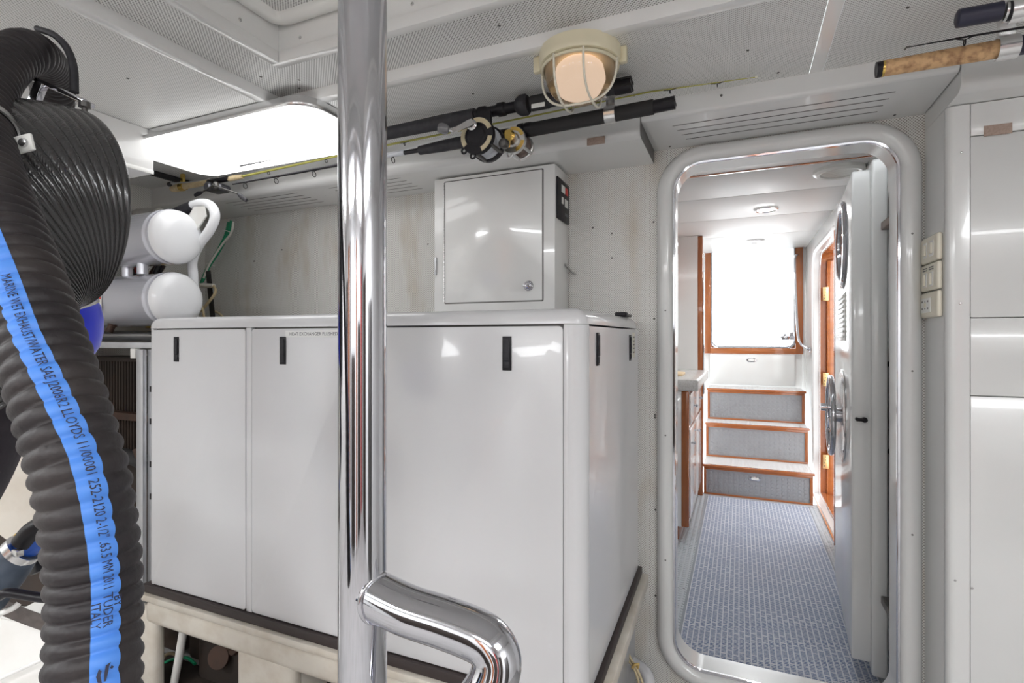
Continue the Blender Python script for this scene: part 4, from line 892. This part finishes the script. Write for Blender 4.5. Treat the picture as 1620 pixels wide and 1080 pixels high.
# rods at the top right
YE = 1.41; YFr = 1.55
re_ = thing('fishing_rod', at(1560, 20, YE), 'fishing rod with a navy black grip, topmost at the right edge', 'fishing rod')
def E(u, v): return at(u, v, YE)
lathe('butt_cap', E(1513, 30), E(1530, 27) - E(1513, 30), [(0, 0), (.012, -.001), (.018, .002), (.0185, .006), (.0185, .075)], navygrip, re_, 24)
tube('grip_ring', [E(1588, 19.5), E(1592, 19)], .0195, steel, re_, 20)
tube('grip', [E(1593, 18.5), E(1700, 2), at(2000, -50, YE)], .0185, gripfoam, re_, 22)
rf_ = thing('fishing_rod', at(1500, 92, YFr), 'fishing rod with a mottled brown cork butt at the upper right', 'fishing rod')
def Fp(u, v): return at(u, v, YFr)
tube('butt_cap', [Fp(1386, 111), Fp(1396, 109)], .0185, black, rf_, 20)
tube('gold_band', [Fp(1395, 109), Fp(1399, 108.5)], .0188, gold, rf_, 20)
tube('cork_butt', [Fp(1398, 108.5), Fp(1600, 74)], [.0185, .0205], cork, rf_, 24)
tube('grip', [Fp(1600, 74), Fp(1700, 57), Fp(1950, 14)], .021, navygrip, rf_, 24)
bracket('rod_clip', Fp(1592, 75.5), .0225, .019, satin, 'aluminium clip around the brown cork butt at the upper right', up=ZC - .002)
bracket('rod_clip', E(1612, 15.5), .0195, .016, satin, 'aluminium clip around the navy black grip at the right edge', up=ZC - .002)
rt = thing('fishing_rod', at(1520, 58, 1.47), 'thin dark rod tip with a small guide between the two rods at the upper right', 'fishing rod')
tube('rod_tip', [at(1440, 74, 1.47), at(1530, 58, 1.47), at(1640, 40, 1.47), at(1800, 12, 1.47)], [.0012, .0022, .003, .004], black, rt, 8)
guide(rt, at(1526, 59, 1.47), .006, .012)
tube('tip_loop', [at(1440, 74, 1.47), at(1434, 75, 1.47), at(1431, 79, 1.47)], .002, dark_metal, rt, 8)

# ================================================================== TANKS AT THE LEFT
TY = 1.385
fr = thing('twin_tanks', (-2.3, TY, 1.35), 'pair of silvery white horizontal tanks, one above the other, on a white tube frame', 'tank')
for cz, xr in ((1.703, -2.045), (1.455, -2.045)):
    r_ = .106
    tk = lathe('tank_shell', (-2.68, TY, cz), (1, 0, 0), [(r_, 0), (r_, .58), (r_ + .003, .585), (r_ + .003, .592), (r_, .597), (r_, .61), (r_ + .002, .613), (r_ + .002, .62)], tankp, fr, 48)
    lathe('tank_end', (-2.68, TY, cz), (1, 0, 0), [(r_ + .001, .621)] + [(r_ * math.cos(R(a)) ** .6, .625 + .045 * math.sin(R(a))) for a in range(0, 90, 9)] + [(0, .67)], tankw, tk, 48)
for x, yo in ((-2.50, .0), (-2.38, .03), (-2.23, .0)):
    tube('connector', [(x, TY + yo - .02, 1.56), (x, TY + yo - .02, 1.605)], .020, tankp, fr, 18)
tube('frame_tube', [(-2.24, TY + .10, 1.825), (-2.08, TY + .09, 1.852), (-2.0, TY + .085, 1.85), (-1.95, TY + .08, 1.825), (-1.938, TY + .08, 1.785), (-1.97, TY + .08, 1.735), (-2.05, TY + .09, 1.68), (-2.10, TY + .10, 1.62), (-2.108, TY + .11, 1.55), (-2.108, TY + .11, 1.38)], .019, tankw, fr, 18, smoothp=6)
lathe('rubber_grip', (-2.245, TY + .10, 1.823), Vector((.2, -.008, .033)), [(.02, 0), (.024, .002), (.024, .165), (.02, .168)], gripfoam, fr, 20)
plate('gusset_plate', [(-2.12, 1.745), (-2.035, 1.835), (-1.975, 1.83), (-1.965, 1.79), (-2.05, 1.71)], TY + .06, TY + .066, 'y', dullw, fr)
text('marking', 'R-TOOLS', .024, (-2.30, TY - .050, 1.7990), (1, 0, 0), Vector((0, .55, .8)), greyink, fr)
text('marking', 'E7DAC', .018, (-2.36, TY - .1045, 1.742), (1, 0, 0), (0, .3, 1), greyink, fr)
wl__ = plate('warning_label', rrect(-2.385, -2.345, 1.405, 1.475, .006, 3), TY - .108, TY - .1075, 'y', offw, fr)
box('label_bar', -2.380, -2.350, TY - .1090, TY - .108, 1.457, 1.467, redm, wl__, bev=0)
lathe('drain_stub', (-2.40, TY - .03, 1.372), (-.25, -.3, -1), [(.018, -.01), (.018, .02), (.014, .022), (.014, .05), (0, .05)], rusty, fr, 14)
# rail and lower pipe on which they stand
rl = thing('tank_shelf', (-2.35, 1.38, 0), 'aluminium shelf rail and post carrying the tanks, left of the enclosure', 'shelf')
box('shelf_rail', XL + .001, -1.972, 1.26, 1.285, 1.262, 1.285, alu, rl, bev=.002)
box('shelf_plate', XL + .001, -1.972, 1.286, 1.55, 1.270, 1.282, alu, rl, bev=0)
box('shelf_leg', -2.072, -2.035, 1.245, 1.26, 0, 1.258, alu, rl, bev=.001); box('shelf_leg_flange', -2.0345, -1.975, 1.262, 1.275, 0, 1.258, alu, rl, bev=.001)
box('shelf_bracket', -2.10, -2.073, 1.24, 1.262, 1.225, 1.261, dullw, rl, bev=.002)
for z in (1.10, .98, .82, .70): box('slot_mark', -2.018, -2.006, 1.2595, 1.262, z, z + .022, black, rl, bev=0)
tag(tube('steel_pipe', [(-2.69, 1.45, 1.312), (-2.0, 1.45, 1.312)], .022, steel, seg=18), 'horizontal steel pipe lying on the shelf below the tanks', 'pipe')
tag(lathe('cylinder_motor', (-2.68, 1.62, 1.90), (1, -.1, -.1), [(.028, 0), (.030, .004), (.030, .19), (.026, .194), (.026, .2), (.012, .202), (.012, .22), (0, .22)], mottle(mat('worn_steel', (.62, .61, .58), .35, .5), (.3, .28, .24), 20, .6), seg=24), 'worn silver cylinder behind the upper tank near the left wall', 'cylinder')
dv = thing('wall_valve_assembly', (-2.60, 1.64, 1.83), 'cluster of dark wiring and fittings under the silver cylinder', 'wiring')
for k in range(7): tube('wire', [(-2.70 + .02 * k, 1.65, 1.80 + .01 * (k % 3)), (-2.66 + .02 * k, 1.63, 1.85 - .012 * (k % 2)), (-2.60 + .02 * k, 1.64, 1.82 + .006 * k)], .006, (black, yellowm, dark_metal, black, green, black, rusty)[k], dv, 8, smoothp=3)
eb = thing('extinguisher', (-2.42, 1.68, 1.40), 'yellow and red fitting with black tubing behind the gap between the tanks', 'fitting')
lathe('yellow_body', (-2.52, 1.66, 1.35), (0, 0, 1), [(.09, 0), (.09, .20), (.07, .225), (.03, .235), (0, .235)], yellowm, eb, 24)
tube('black_tube', [(-2.47, 1.60, 1.66), (-2.46, 1.56, 1.60), (-2.46, 1.55, 1.5)], .010, black, eb, 10, smoothp=4)
box('red_tag', -2.56, -2.50, 1.53, 1.535, 1.60, 1.64, redm, eb, bev=.001)
for k in range(5): tube('copper_fitting', [(-2.68 + .045 * k, 1.6, 1.52), (-2.66 + .045 * k, 1.58, 1.58 + .01 * (k % 2)), (-2.66 + .05 * k, 1.6, 1.64)], .010, (black, rusty, steel, rusty, black)[k], eb, 8, smoothp=3)
# cables between tanks and bulkhead
gcb = thing('green_cable_bundle', at(345, 400, 1.93), 'green cables bundled with a white one, slanting down the left bulkhead', 'cable')
tube('green_cable', [at(366, 349, 1.93), at(360, 372, 1.93), at(345, 400, 1.92), at(332, 420, 1.90), at(320, 446, 1.88)], .0075, green, gcb, 10, smoothp=5)
tube('green_cable', [at(362, 351, 1.94), at(356, 374, 1.94), at(341, 402, 1.93), at(327, 426, 1.91), at(318, 448, 1.89)], .0075, green, gcb, 10, smoothp=5)
tube('white_cable', [at(369, 351, 1.92), at(366, 368, 1.915), at(352, 386, 1.91), at(341, 402, 1.90), at(330, 420, 1.89), at(322, 440, 1.88)], .0055, whitec, gcb, 10, smoothp=5)
for u, v in ((359, 366), (333, 419)): tube('cable_tie', [at(u - 7, v - 2, 1.925), at(u, v - 1, 1.905), at(u + 7, v + 2, 1.925)], .002, offw, gcb, 6)
tag(box('black_strap', 0, .032, 0, .006, 0, .30, matblack, bev=.001, mtx=Matrix.Translation(at(334, 520, 1.86)) @ Matrix.Rotation(R(-8), 4, 'Y')), 'flat black strap standing behind the enclosure beside the green cables', 'strap')
wc = thing('white_cable_connector', at(328, 450, 1.84), 'cream cables with a screw connector beside the tanks', 'cable')
tube('connector_body', [at(319, 451, 1.84), at(338, 452, 1.84)], .011, offw, wc, 12)
tube('cable', [at(338, 452, 1.84), at(341, 462, 1.83), at(330, 478, 1.82), at(318, 492, 1.82)], .007, beigec, wc, 10, smoothp=5)
tube('cable', [at(318, 480, 1.80), at(322, 495, 1.79), at(325, 520, 1.79)], .006, beigec, wc, 8, smoothp=4)
tag(tube('beige_cable_end', [at(336, 492, 1.90), at(346, 495, 1.90), at(356, 505, 1.89)], .006, beigec, seg=8, smoothp=4), 'short beige cable end right of the black strap behind the enclosure', 'cable')

# dark machinery behind the hose, left of the shelf leg
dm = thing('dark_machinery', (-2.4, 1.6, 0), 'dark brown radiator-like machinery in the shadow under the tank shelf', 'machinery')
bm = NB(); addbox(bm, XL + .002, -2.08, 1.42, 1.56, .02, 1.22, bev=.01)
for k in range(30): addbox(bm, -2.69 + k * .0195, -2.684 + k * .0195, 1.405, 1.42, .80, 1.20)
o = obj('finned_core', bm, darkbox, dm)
box('cross_bar', XL + .002, -2.08, 1.36, 1.40, .96, .99, rusty, dm, bev=.003)
tube('dark_pipe', [(-2.66, 1.34, .80), (-2.3, 1.34, .82), (-2.12, 1.33, .80)], .03, matblack, dm, 16, smoothp=4)
tube('dark_pipe', [(-2.15, 1.33, .45), (-2.14, 1.33, .72), (-2.2, 1.33, .86)], .02, rusty, dm, 14, smoothp=4)

# ================================================================== FOREGROUND HOSES
# main corrugated wet exhaust hose
ctrl = [(150, 1230, .40), (148, 1150, .405), (148, 1080, .41), (150, 1000, .42), (150, 920, .425), (143, 840, .425), (130, 760, .425), (108, 680, .43), (84, 600, .44), (58, 520, .455), (34, 445, .47), (8, 370, .495), (-16, 300, .53), (-32, 235, .58), (-32, 175, .65), (-14, 125, .71), (18, 92, .77), (52, 84, .82), (78, 112, .92), (84, 150, .98), (80, 200, 1.03), (74, 250, 1.06)]
path = resample(smooth_path([atd(*c) for c in ctrl], 12), .00185)
PITCH = .0150; R0 = .0328
radf = lambda i: R0 - .0046 * (1 - math.sqrt(abs(math.sin(math.pi * i * .00185 / PITCH))))
HZ = EYE
mh = thing('exhaust_hose', atd(148, 1080, .41), 'thick black corrugated hose with a printed blue stripe, nearest the viewer at left', 'hose')
bm = NB(); addtube(bm, path, [radf(i) for i in range(len(path))], 48); bmesh.ops.recalc_face_normals(bm, faces=bm.faces)
o = obj('hose_wall', bm, rubber, mh, True)
# stripe frame
def sframe(i):
    p = path[i]; T = (path[min(i+1, len(path)-1)] - path[max(i-1, 0)]).normalized()
    V = (EYE - p); N_ = (V - T * V.dot(T)).normalized(); B_ = T.cross(N_)
    if B_.dot(RIGHT) < 0: B_ = -B_
    v = 535 - F * (p.z - 1.3) / ((p - EYE).dot(FWD))
    off = 12 if v > 900 else (8 + 4 * (v - 720) / 180 if v > 720 else (-13 + 21 * (v - 560) / 160 if v > 560 else -13 - 7 * (560 - v) / 160))
    return p, T, N_, B_, R(off), v
last = max(i for i in range(len(path)) if sframe(i)[5] > 300 and i < len(path) * .75)
bm = NB(); prev = None; HALF = R(16.5)
for i in range(0, last):
    p, T, N_, B_, off, v = sframe(i); rr_ = radf(i) + .0006
    row = [bm.verts.new(p + rr_ * (math.cos(off + HALF * (k / 4 - 1)) * N_ + math.sin(off + HALF * (k / 4 - 1)) * B_)) for k in range(9)]
    if prev:
        for k in range(8): bm.faces.new((prev[k], prev[k+1], row[k+1], row[k]))
    prev = row
bmesh.ops.recalc_face_normals(bm, faces=bm.faces)
stripe = obj('blue_stripe', bm, bluestripe, mh, True, 'bright blue printed stripe')
# printed text bent on to the stripe: x runs down the hose, y to the right
def on_hose(me, s0, yoff, name):
    """s0: arc position (index) where x = 0; larger x = lower on the hose"""
    bm = bmesh.new(); bm.from_mesh(me); bpy.data.meshes.remove(me)
    bmesh.ops.triangulate(bm, faces=bm.faces[:])
    for v in bm.verts:
        fi = s0 - v.co.x / .00185; i = max(1, min(len(path) - 2, int(fi))); fr_ = fi - i
        p, T, N_, B_, off, vv = sframe(i); p2 = p.lerp(path[i+1], max(0, min(1, fr_)))
        rr_ = R0 + .0011; a_ = off + (v.co.y + yoff) / R0
        v.co = p2 + rr_ * (math.cos(a_) * N_ + math.sin(a_) * B_)
    return obj(name, bm, ink, stripe)
def idx_at(v_): return min(range(last), key=lambda i: abs(sframe(i)[5] - v_))
TS = .0096
i0 = idx_at(468)
span = (i0 - idx_at(925)) * .00185
me = text_mesh('MARINE WET EXHAUST/WATER SAE J2006R2 LLOYDS 11/00001 252-2120 2-1/2" .63.5 MM 2011', TS)
wd = max(v.co.x for v in me.vertices)
for v in me.vertices: v.co.x *= (span * .985) / wd
on_hose(me, i0, 0.001, 'marking')
i1 = idx_at(925)
me = text_mesh('TUDER', TS * .9); 
on_hose(me, i1 + 0, .0005, 'marking'); me = text_mesh('BY', TS * .8); on_hose(me, i1 - 2, .0068, 'marking'); me = text_mesh('ITALY', TS * .85); on_hose(me, i1 - 3, -.0068, 'marking')
# emblem at the foot of the stripe: a split shield with a small pennant and ring
i2 = idx_at(1052)
def flat(polys):
    me = bpy.data.meshes.new('e'); vs = []; fs = []
    for pl in polys: fs.append(tuple(range(len(vs), len(vs) + len(pl)))); vs += [(x, y, 0) for x, y in pl]
    me.from_pydata(vs, [], fs); return me
s_ = .001
on_hose(flat([[(1*s_, -4*s_), (5*s_, -5.5*s_), (8*s_, -4.5*s_), (9*s_, -2.2*s_), (5*s_, -3*s_), (2.5*s_, -2.4*s_)], [(0, 0), (-1.5*s_, 3*s_), (1*s_, 2*s_), (4*s_, 1.5*s_), (8.5*s_, .2*s_), (8.5*s_, -1.0*s_), (4*s_, -.8*s_)], [(2*s_, 2.4*s_), (3*s_, 3.8*s_), (2*s_, 5*s_), (.8*s_, 3.6*s_)]]), i2, 0, 'emblem')
# clamp strap round the hose
ci = min(range(int(len(path) * .5), len(path)), key=lambda i: abs(sframe(i)[5] - 205) + (0 if i < len(path) * .85 else 1000))
p, T, N_, B_, off, v = sframe(ci)
cl = thing('hose_clamp', p, 'grey metal band clamp with a bolted tab round the black corrugated hose', 'clamp')
bm = NB(); n = 40; rg_ = []
for k in range(n):
    a_ = 2 * math.pi * k / n; rd = math.cos(a_) * N_ + math.sin(a_) * B_
    rg_.append([bm.verts.new(p + rd * rr_ + T * tt) for rr_, tt in ((.0338, -.008), (.0360, -.008), (.0360, .008), (.0338, .008))])
for k in range(n):
    a_, c_ = rg_[k], rg_[(k+1) % n]
    for j in range(4): bm.faces.new((a_[j], a_[(j+1) % 4], c_[(j+1) % 4], c_[j]))
bmesh.ops.recalc_face_normals(bm, faces=bm.faces); o = obj('band', bm, steel, cl); smooth_by_angle(o, 40)
tp = p + B_ * .043
tm = Matrix.Translation(atd(36, 228, .60)) @ Matrix((RIGHT, -FWD, UP)).transposed().to_4x4() @ Matrix.Rotation(R(-14), 4, 'Y')
box('bolt_tab', -.018, .0125, -.002, .002, -.010, .010, offw, cl, bev=.0015, mtx=tm)
lathe('bolt', atd(40, 227, .60), -FWD, [(.0055, 0), (.0055, .002), (.0045, .0045), (0, .005)], steel, cl, 14)

# large woven ribbed exhaust elbow
Bc = atd(112, 492, .80); rE = .146
cz_ = (EYE - atd(112, 330, .8)).normalized(); cx_ = UP.cross(cz_).normalized(); cy_ = cz_.cross(cx_)
axE = (cx_ * .43 + cy_ * .06 + cz_ * .90).normalized()
up_ = (cy_ + cx_ * -.10); up_ = (up_ - axE * up_.dot(axE)).normalized(); lf_ = axE.cross(up_)
if lf_.dot(RIGHT) > 0: lf_ = -lf_
eh = thing('exhaust_elbow', Bc, 'large shiny ribbed black woven elbow hose behind the corrugated hose', 'hose')
bm = NB(); nA = 480; sg = 64; rings = []
for i in range(nA + 1):
    th = R(-8 + 128 * i / nA); m_ = math.cos(th) * up_ + math.sin(th) * lf_
    rr_ = rE * (1 - .020 * (1 - abs(math.sin(math.pi * i / 11)) ** .7))
    cc = Bc + m_ * rE * 1.04
    rings.append([bm.verts.new(cc + rr_ * (math.cos(2*math.pi*k/sg) * m_ + math.sin(2*math.pi*k/sg) * axE)) for k in range(sg)])
for a_, c_ in zip(rings, rings[1:]):
    for k in range(sg): bm.faces.new((a_[k], a_[(k+1) % sg], c_[(k+1) % sg], c_[k]))
bm.faces.new(rings[0]); bm.faces.new(rings[-1])
bmesh.ops.recalc_face_normals(bm, faces=bm.faces); obj('elbow_wall', bm, fabric_hose, eh, True)
# white pipe and blue silicone coupler below it
cpz = atd(66, 530, 1.06); kc_ = 1.03 / F
wp = thing('exhaust_riser', cpz, 'white exhaust riser with a bright blue silicone coupler and red edging', 'pipe')
CA = (UP - RIGHT * .10 - FWD * .30).normalized()
lathe('riser_pipe', cpz - UP * .05, CA, [(.09, .0), (.103, .02), (.106, .13), (.110, .25), (.112, .34), (.10, .36)], dullw, wp, 48)
lathe('silicone_coupler', cpz - UP * .05, CA, [(.08, -.015), (.098, .005), (.110, .03), (.117, .055), (.120, .085), (.117, .10), (.119, .115), (.115, .128), (.108, .130)], bluesil, wp, 48)
lathe('red_edging', cpz - UP * .05 + CA * .126, CA, [(.112, 0), (.1165, .003), (.1165, .009), (.112, .012)], redsil, wp, 48)
for dz in (.045, .062): lathe('band_clamp', cpz - UP * .05 + CA * (dz + .05), CA, [(.112, 0), (.1205, .001), (.1205, .007), (.112, .008)], steel, wp, 48)

# chrome bracket bar with hanging rubber loop
bb_ = thing('hose_hanger', atd(100, 145, .95), 'bright steel hanger bar with a black rubber loop holding the hose', 'hanger')
def flatbar(name, a_, c_, w_, h_, m, parent):
    a_, c_ = Vector(a_), Vector(c_); d = (c_ - a_); L_ = d.length; d.normalize(); s = d.cross(UP).normalized(); u_ = s.cross(d)
    m4 = Matrix.Translation(a_) @ Matrix((d, s, u_)).transposed().to_4x4()
    return box(name, 0, L_, -w_, w_, -h_, h_, m, parent, bev=.0015, mtx=m4)
flatbar('bar', atd(50, 124, .80), atd(141, 164, .80), .012, .0035, chrome, bb_)
flatbar('upright', atd(66, 132, .78), atd(54, 162, .78), .006, .006, chrome, bb_)
tube('rubber_loop', [atd(60, 46, .84), atd(85, 55, .83), atd(105, 75, .82), atd(116, 105, .81), atd(118, 146, .805)], .0050, gripfoam, bb_, 10, smoothp=6, squash=1.2)
lathe('bolt', atd(134, 164, .795), (0, 0, -1), [(.008, -.002), (.008, .006), (.004, .007), (.004, .014), (0, .014)], dark_metal, bb_, 12)
tb = lathe('threaded_bolt', atd(94, 180, .93), RIGHT * 1 - UP * .25, [(.007, 0)] + [(.0075 if k % 2 else .006, .002 * k) for k in range(1, 12)] + [(.011, .024), (.011, .032), (0, .032)], mat('tarnished_brass', (.35, .26, .15), .4, .8), seg=12); tag(tb, 'tarnished threaded bolt sticking out above the ribbed elbow', 'bolt')

# second dark hose at the lower left and the engine corner
tag(tube('dark_cloth_hose', [atd(-75, 480, .80), atd(-55, 580, .78), atd(-68, 680, .76), atd(-120, 780, .72), atd(-190, 860, .68)], .078, mottle(mat('dark_wrapped_hose', (.025, .020, .028), .7), (.05, .04, .05), 40, .5, .3, 90), seg=36, smoothp=6), 'dark cloth-wrapped large hose at the lower left edge', 'hose')
eb2 = thing('curved_casting', atd(40, 800, 1.0), 'cream painted curved casting at the lower left behind the corrugated hose', 'casting')
def poly3(name, pts, thick, m, parent):
    P = [Vector(p) for p in pts]; n = (P[1] - P[0]).cross(P[2] - P[0]).normalized()
    if n.dot(EYE - P[0]) > 0: n = -n
    bm = NB(); a_ = [bm.verts.new(p) for p in P]; c_ = [bm.verts.new(p + n * thick) for p in P]
    bm.faces.new(a_); bm.faces.new(c_[::-1])
    for i in range(len(P)): bm.faces.new((a_[i], c_[i], c_[(i+1) % len(P)], a_[(i+1) % len(P)]))
    bmesh.ops.recalc_face_normals(bm, faces=bm.faces)
    bmesh.ops.bevel(bm, geom=bm.edges[:], offset=.004, segments=2, affect='EDGES')
    o = obj(name, bm, m, parent); smooth_by_angle(o, 40); return o
def XZ(y, L_): return [at(u, v, y) for u, v in L_]
poly3('casting_face', [atd(-20, 835, 1.02), atd(-60, 640, 1.02), atd(60, 640, 1.02), atd(120, 760, 1.02), atd(120, 930, 1.02), atd(70, 900, 1.02)], .05, cream_paint, eb2)
poly3('lower_shelf', [atd(-40, 1000, 1.0), atd(160, 895, 1.12), atd(200, 905, 1.12), atd(200, 990, 1.0), atd(140, 1000, .96)], .03, dullw, eb2)
tr_ = thing('engine_tray', atd(40, 1030, .9), 'white sloping tray edge with a moulded line at the bottom left corner', 'tray')
poly3('tray_face', [atd(-60, 962, .93), atd(160, 1005, .93), atd(200, 1200, .85), atd(-60, 1200, .85)], .02, dullw, tr_)
tube('moulded_line', [atd(-20, 1082, .872), atd(80, 1037, .890), atd(120, 1022, .896)], .003, white, tr_, 8)
tag(tube('grey_webbing_strap', [atd(-10, 955, .91), atd(40, 975, .905), atd(110, 1000, .90)], .014, mottle(mat('grey_webbing', (.10, .085, .078), .8), (.05, .04, .04), 80, .6), seg=12, squash=.25), 'dark grey webbing strap lying along the tray edge', 'strap')
tag(tube('grey_rod', [atd(-12, 975, .87), atd(20, 962, .87), atd(30, 954, .875)], .0045, dullw, seg=10, smoothp=3), 'short grey rod crossing the webbing strap', 'rod')
bh = thing('blue_clamped_hose', atd(30, 880, .9), 'blue-black rubber hose joint with a worm clamp at the lower left', 'hose')
tube('rubber_sleeve', [atd(-30, 940, .86), atd(5, 905, .87), atd(38, 868, .88)], [.040, .034, .026], mottle(mat('worn_blue_rubber', (.03, .045, .07), .6), (.14, .17, .22), 12, .7), bh, 24, smoothp=5)
tube('blue_hose', [atd(38, 868, .88), atd(58, 850, .885), atd(90, 835, .89), atd(130, 830, .90)], .021, mat('blue_rubber', (.01, .08, .42), .4), bh, 20, smoothp=5)
tube('black_hose', [atd(36, 858, .87), atd(54, 838, .87), atd(90, 820, .875), atd(120, 815, .88)], .016, black, bh, 18, smoothp=5)
lathe('worm_clamp', atd(33, 872, .878), atd(58, 850, .885) - atd(33, 872, .878), [(.026, -.005), (.029, -.005), (.029, .007), (.026, .007)], steel, bh, 28)
box('clamp_screw', -.008, .008, -.005, .005, -.005, .005, steel, bh, bev=.001, mtx=Matrix.Translation(atd(28, 874, .845)))
tag(tube('black_cable', [atd(-5, 945, .78), atd(12, 937, .78), atd(40, 941, .785), atd(80, 946, .79), atd(120, 940, .80)], .007, black, seg=12, smoothp=5), 'black cable running right below the clamped hose', 'cable')
tag(tube('yellow_cable', [atd(-12, 890, .95), atd(10, 865, .95), atd(30, 846, .955)], .006, yellowm, seg=10, smoothp=4), 'short yellow cable above the clamped hose at the left edge', 'cable')
tag(box('black_clip', -.014, .014, -.006, .006, -.010, .010, black, bev=.002, mtx=Matrix.Translation(atd(57, 897, .93)) @ Matrix.Rotation(R(-25), 4, 'Y')), 'small black plastic clip below the blue hose', 'clip')
dk = tag(box('dark_bulkhead_stub', XL + .003, -1.5, .4, .42, 0, .9, darkbox, bev=0) , 'x', 'panel'); bpy.data.objects.remove(dk)
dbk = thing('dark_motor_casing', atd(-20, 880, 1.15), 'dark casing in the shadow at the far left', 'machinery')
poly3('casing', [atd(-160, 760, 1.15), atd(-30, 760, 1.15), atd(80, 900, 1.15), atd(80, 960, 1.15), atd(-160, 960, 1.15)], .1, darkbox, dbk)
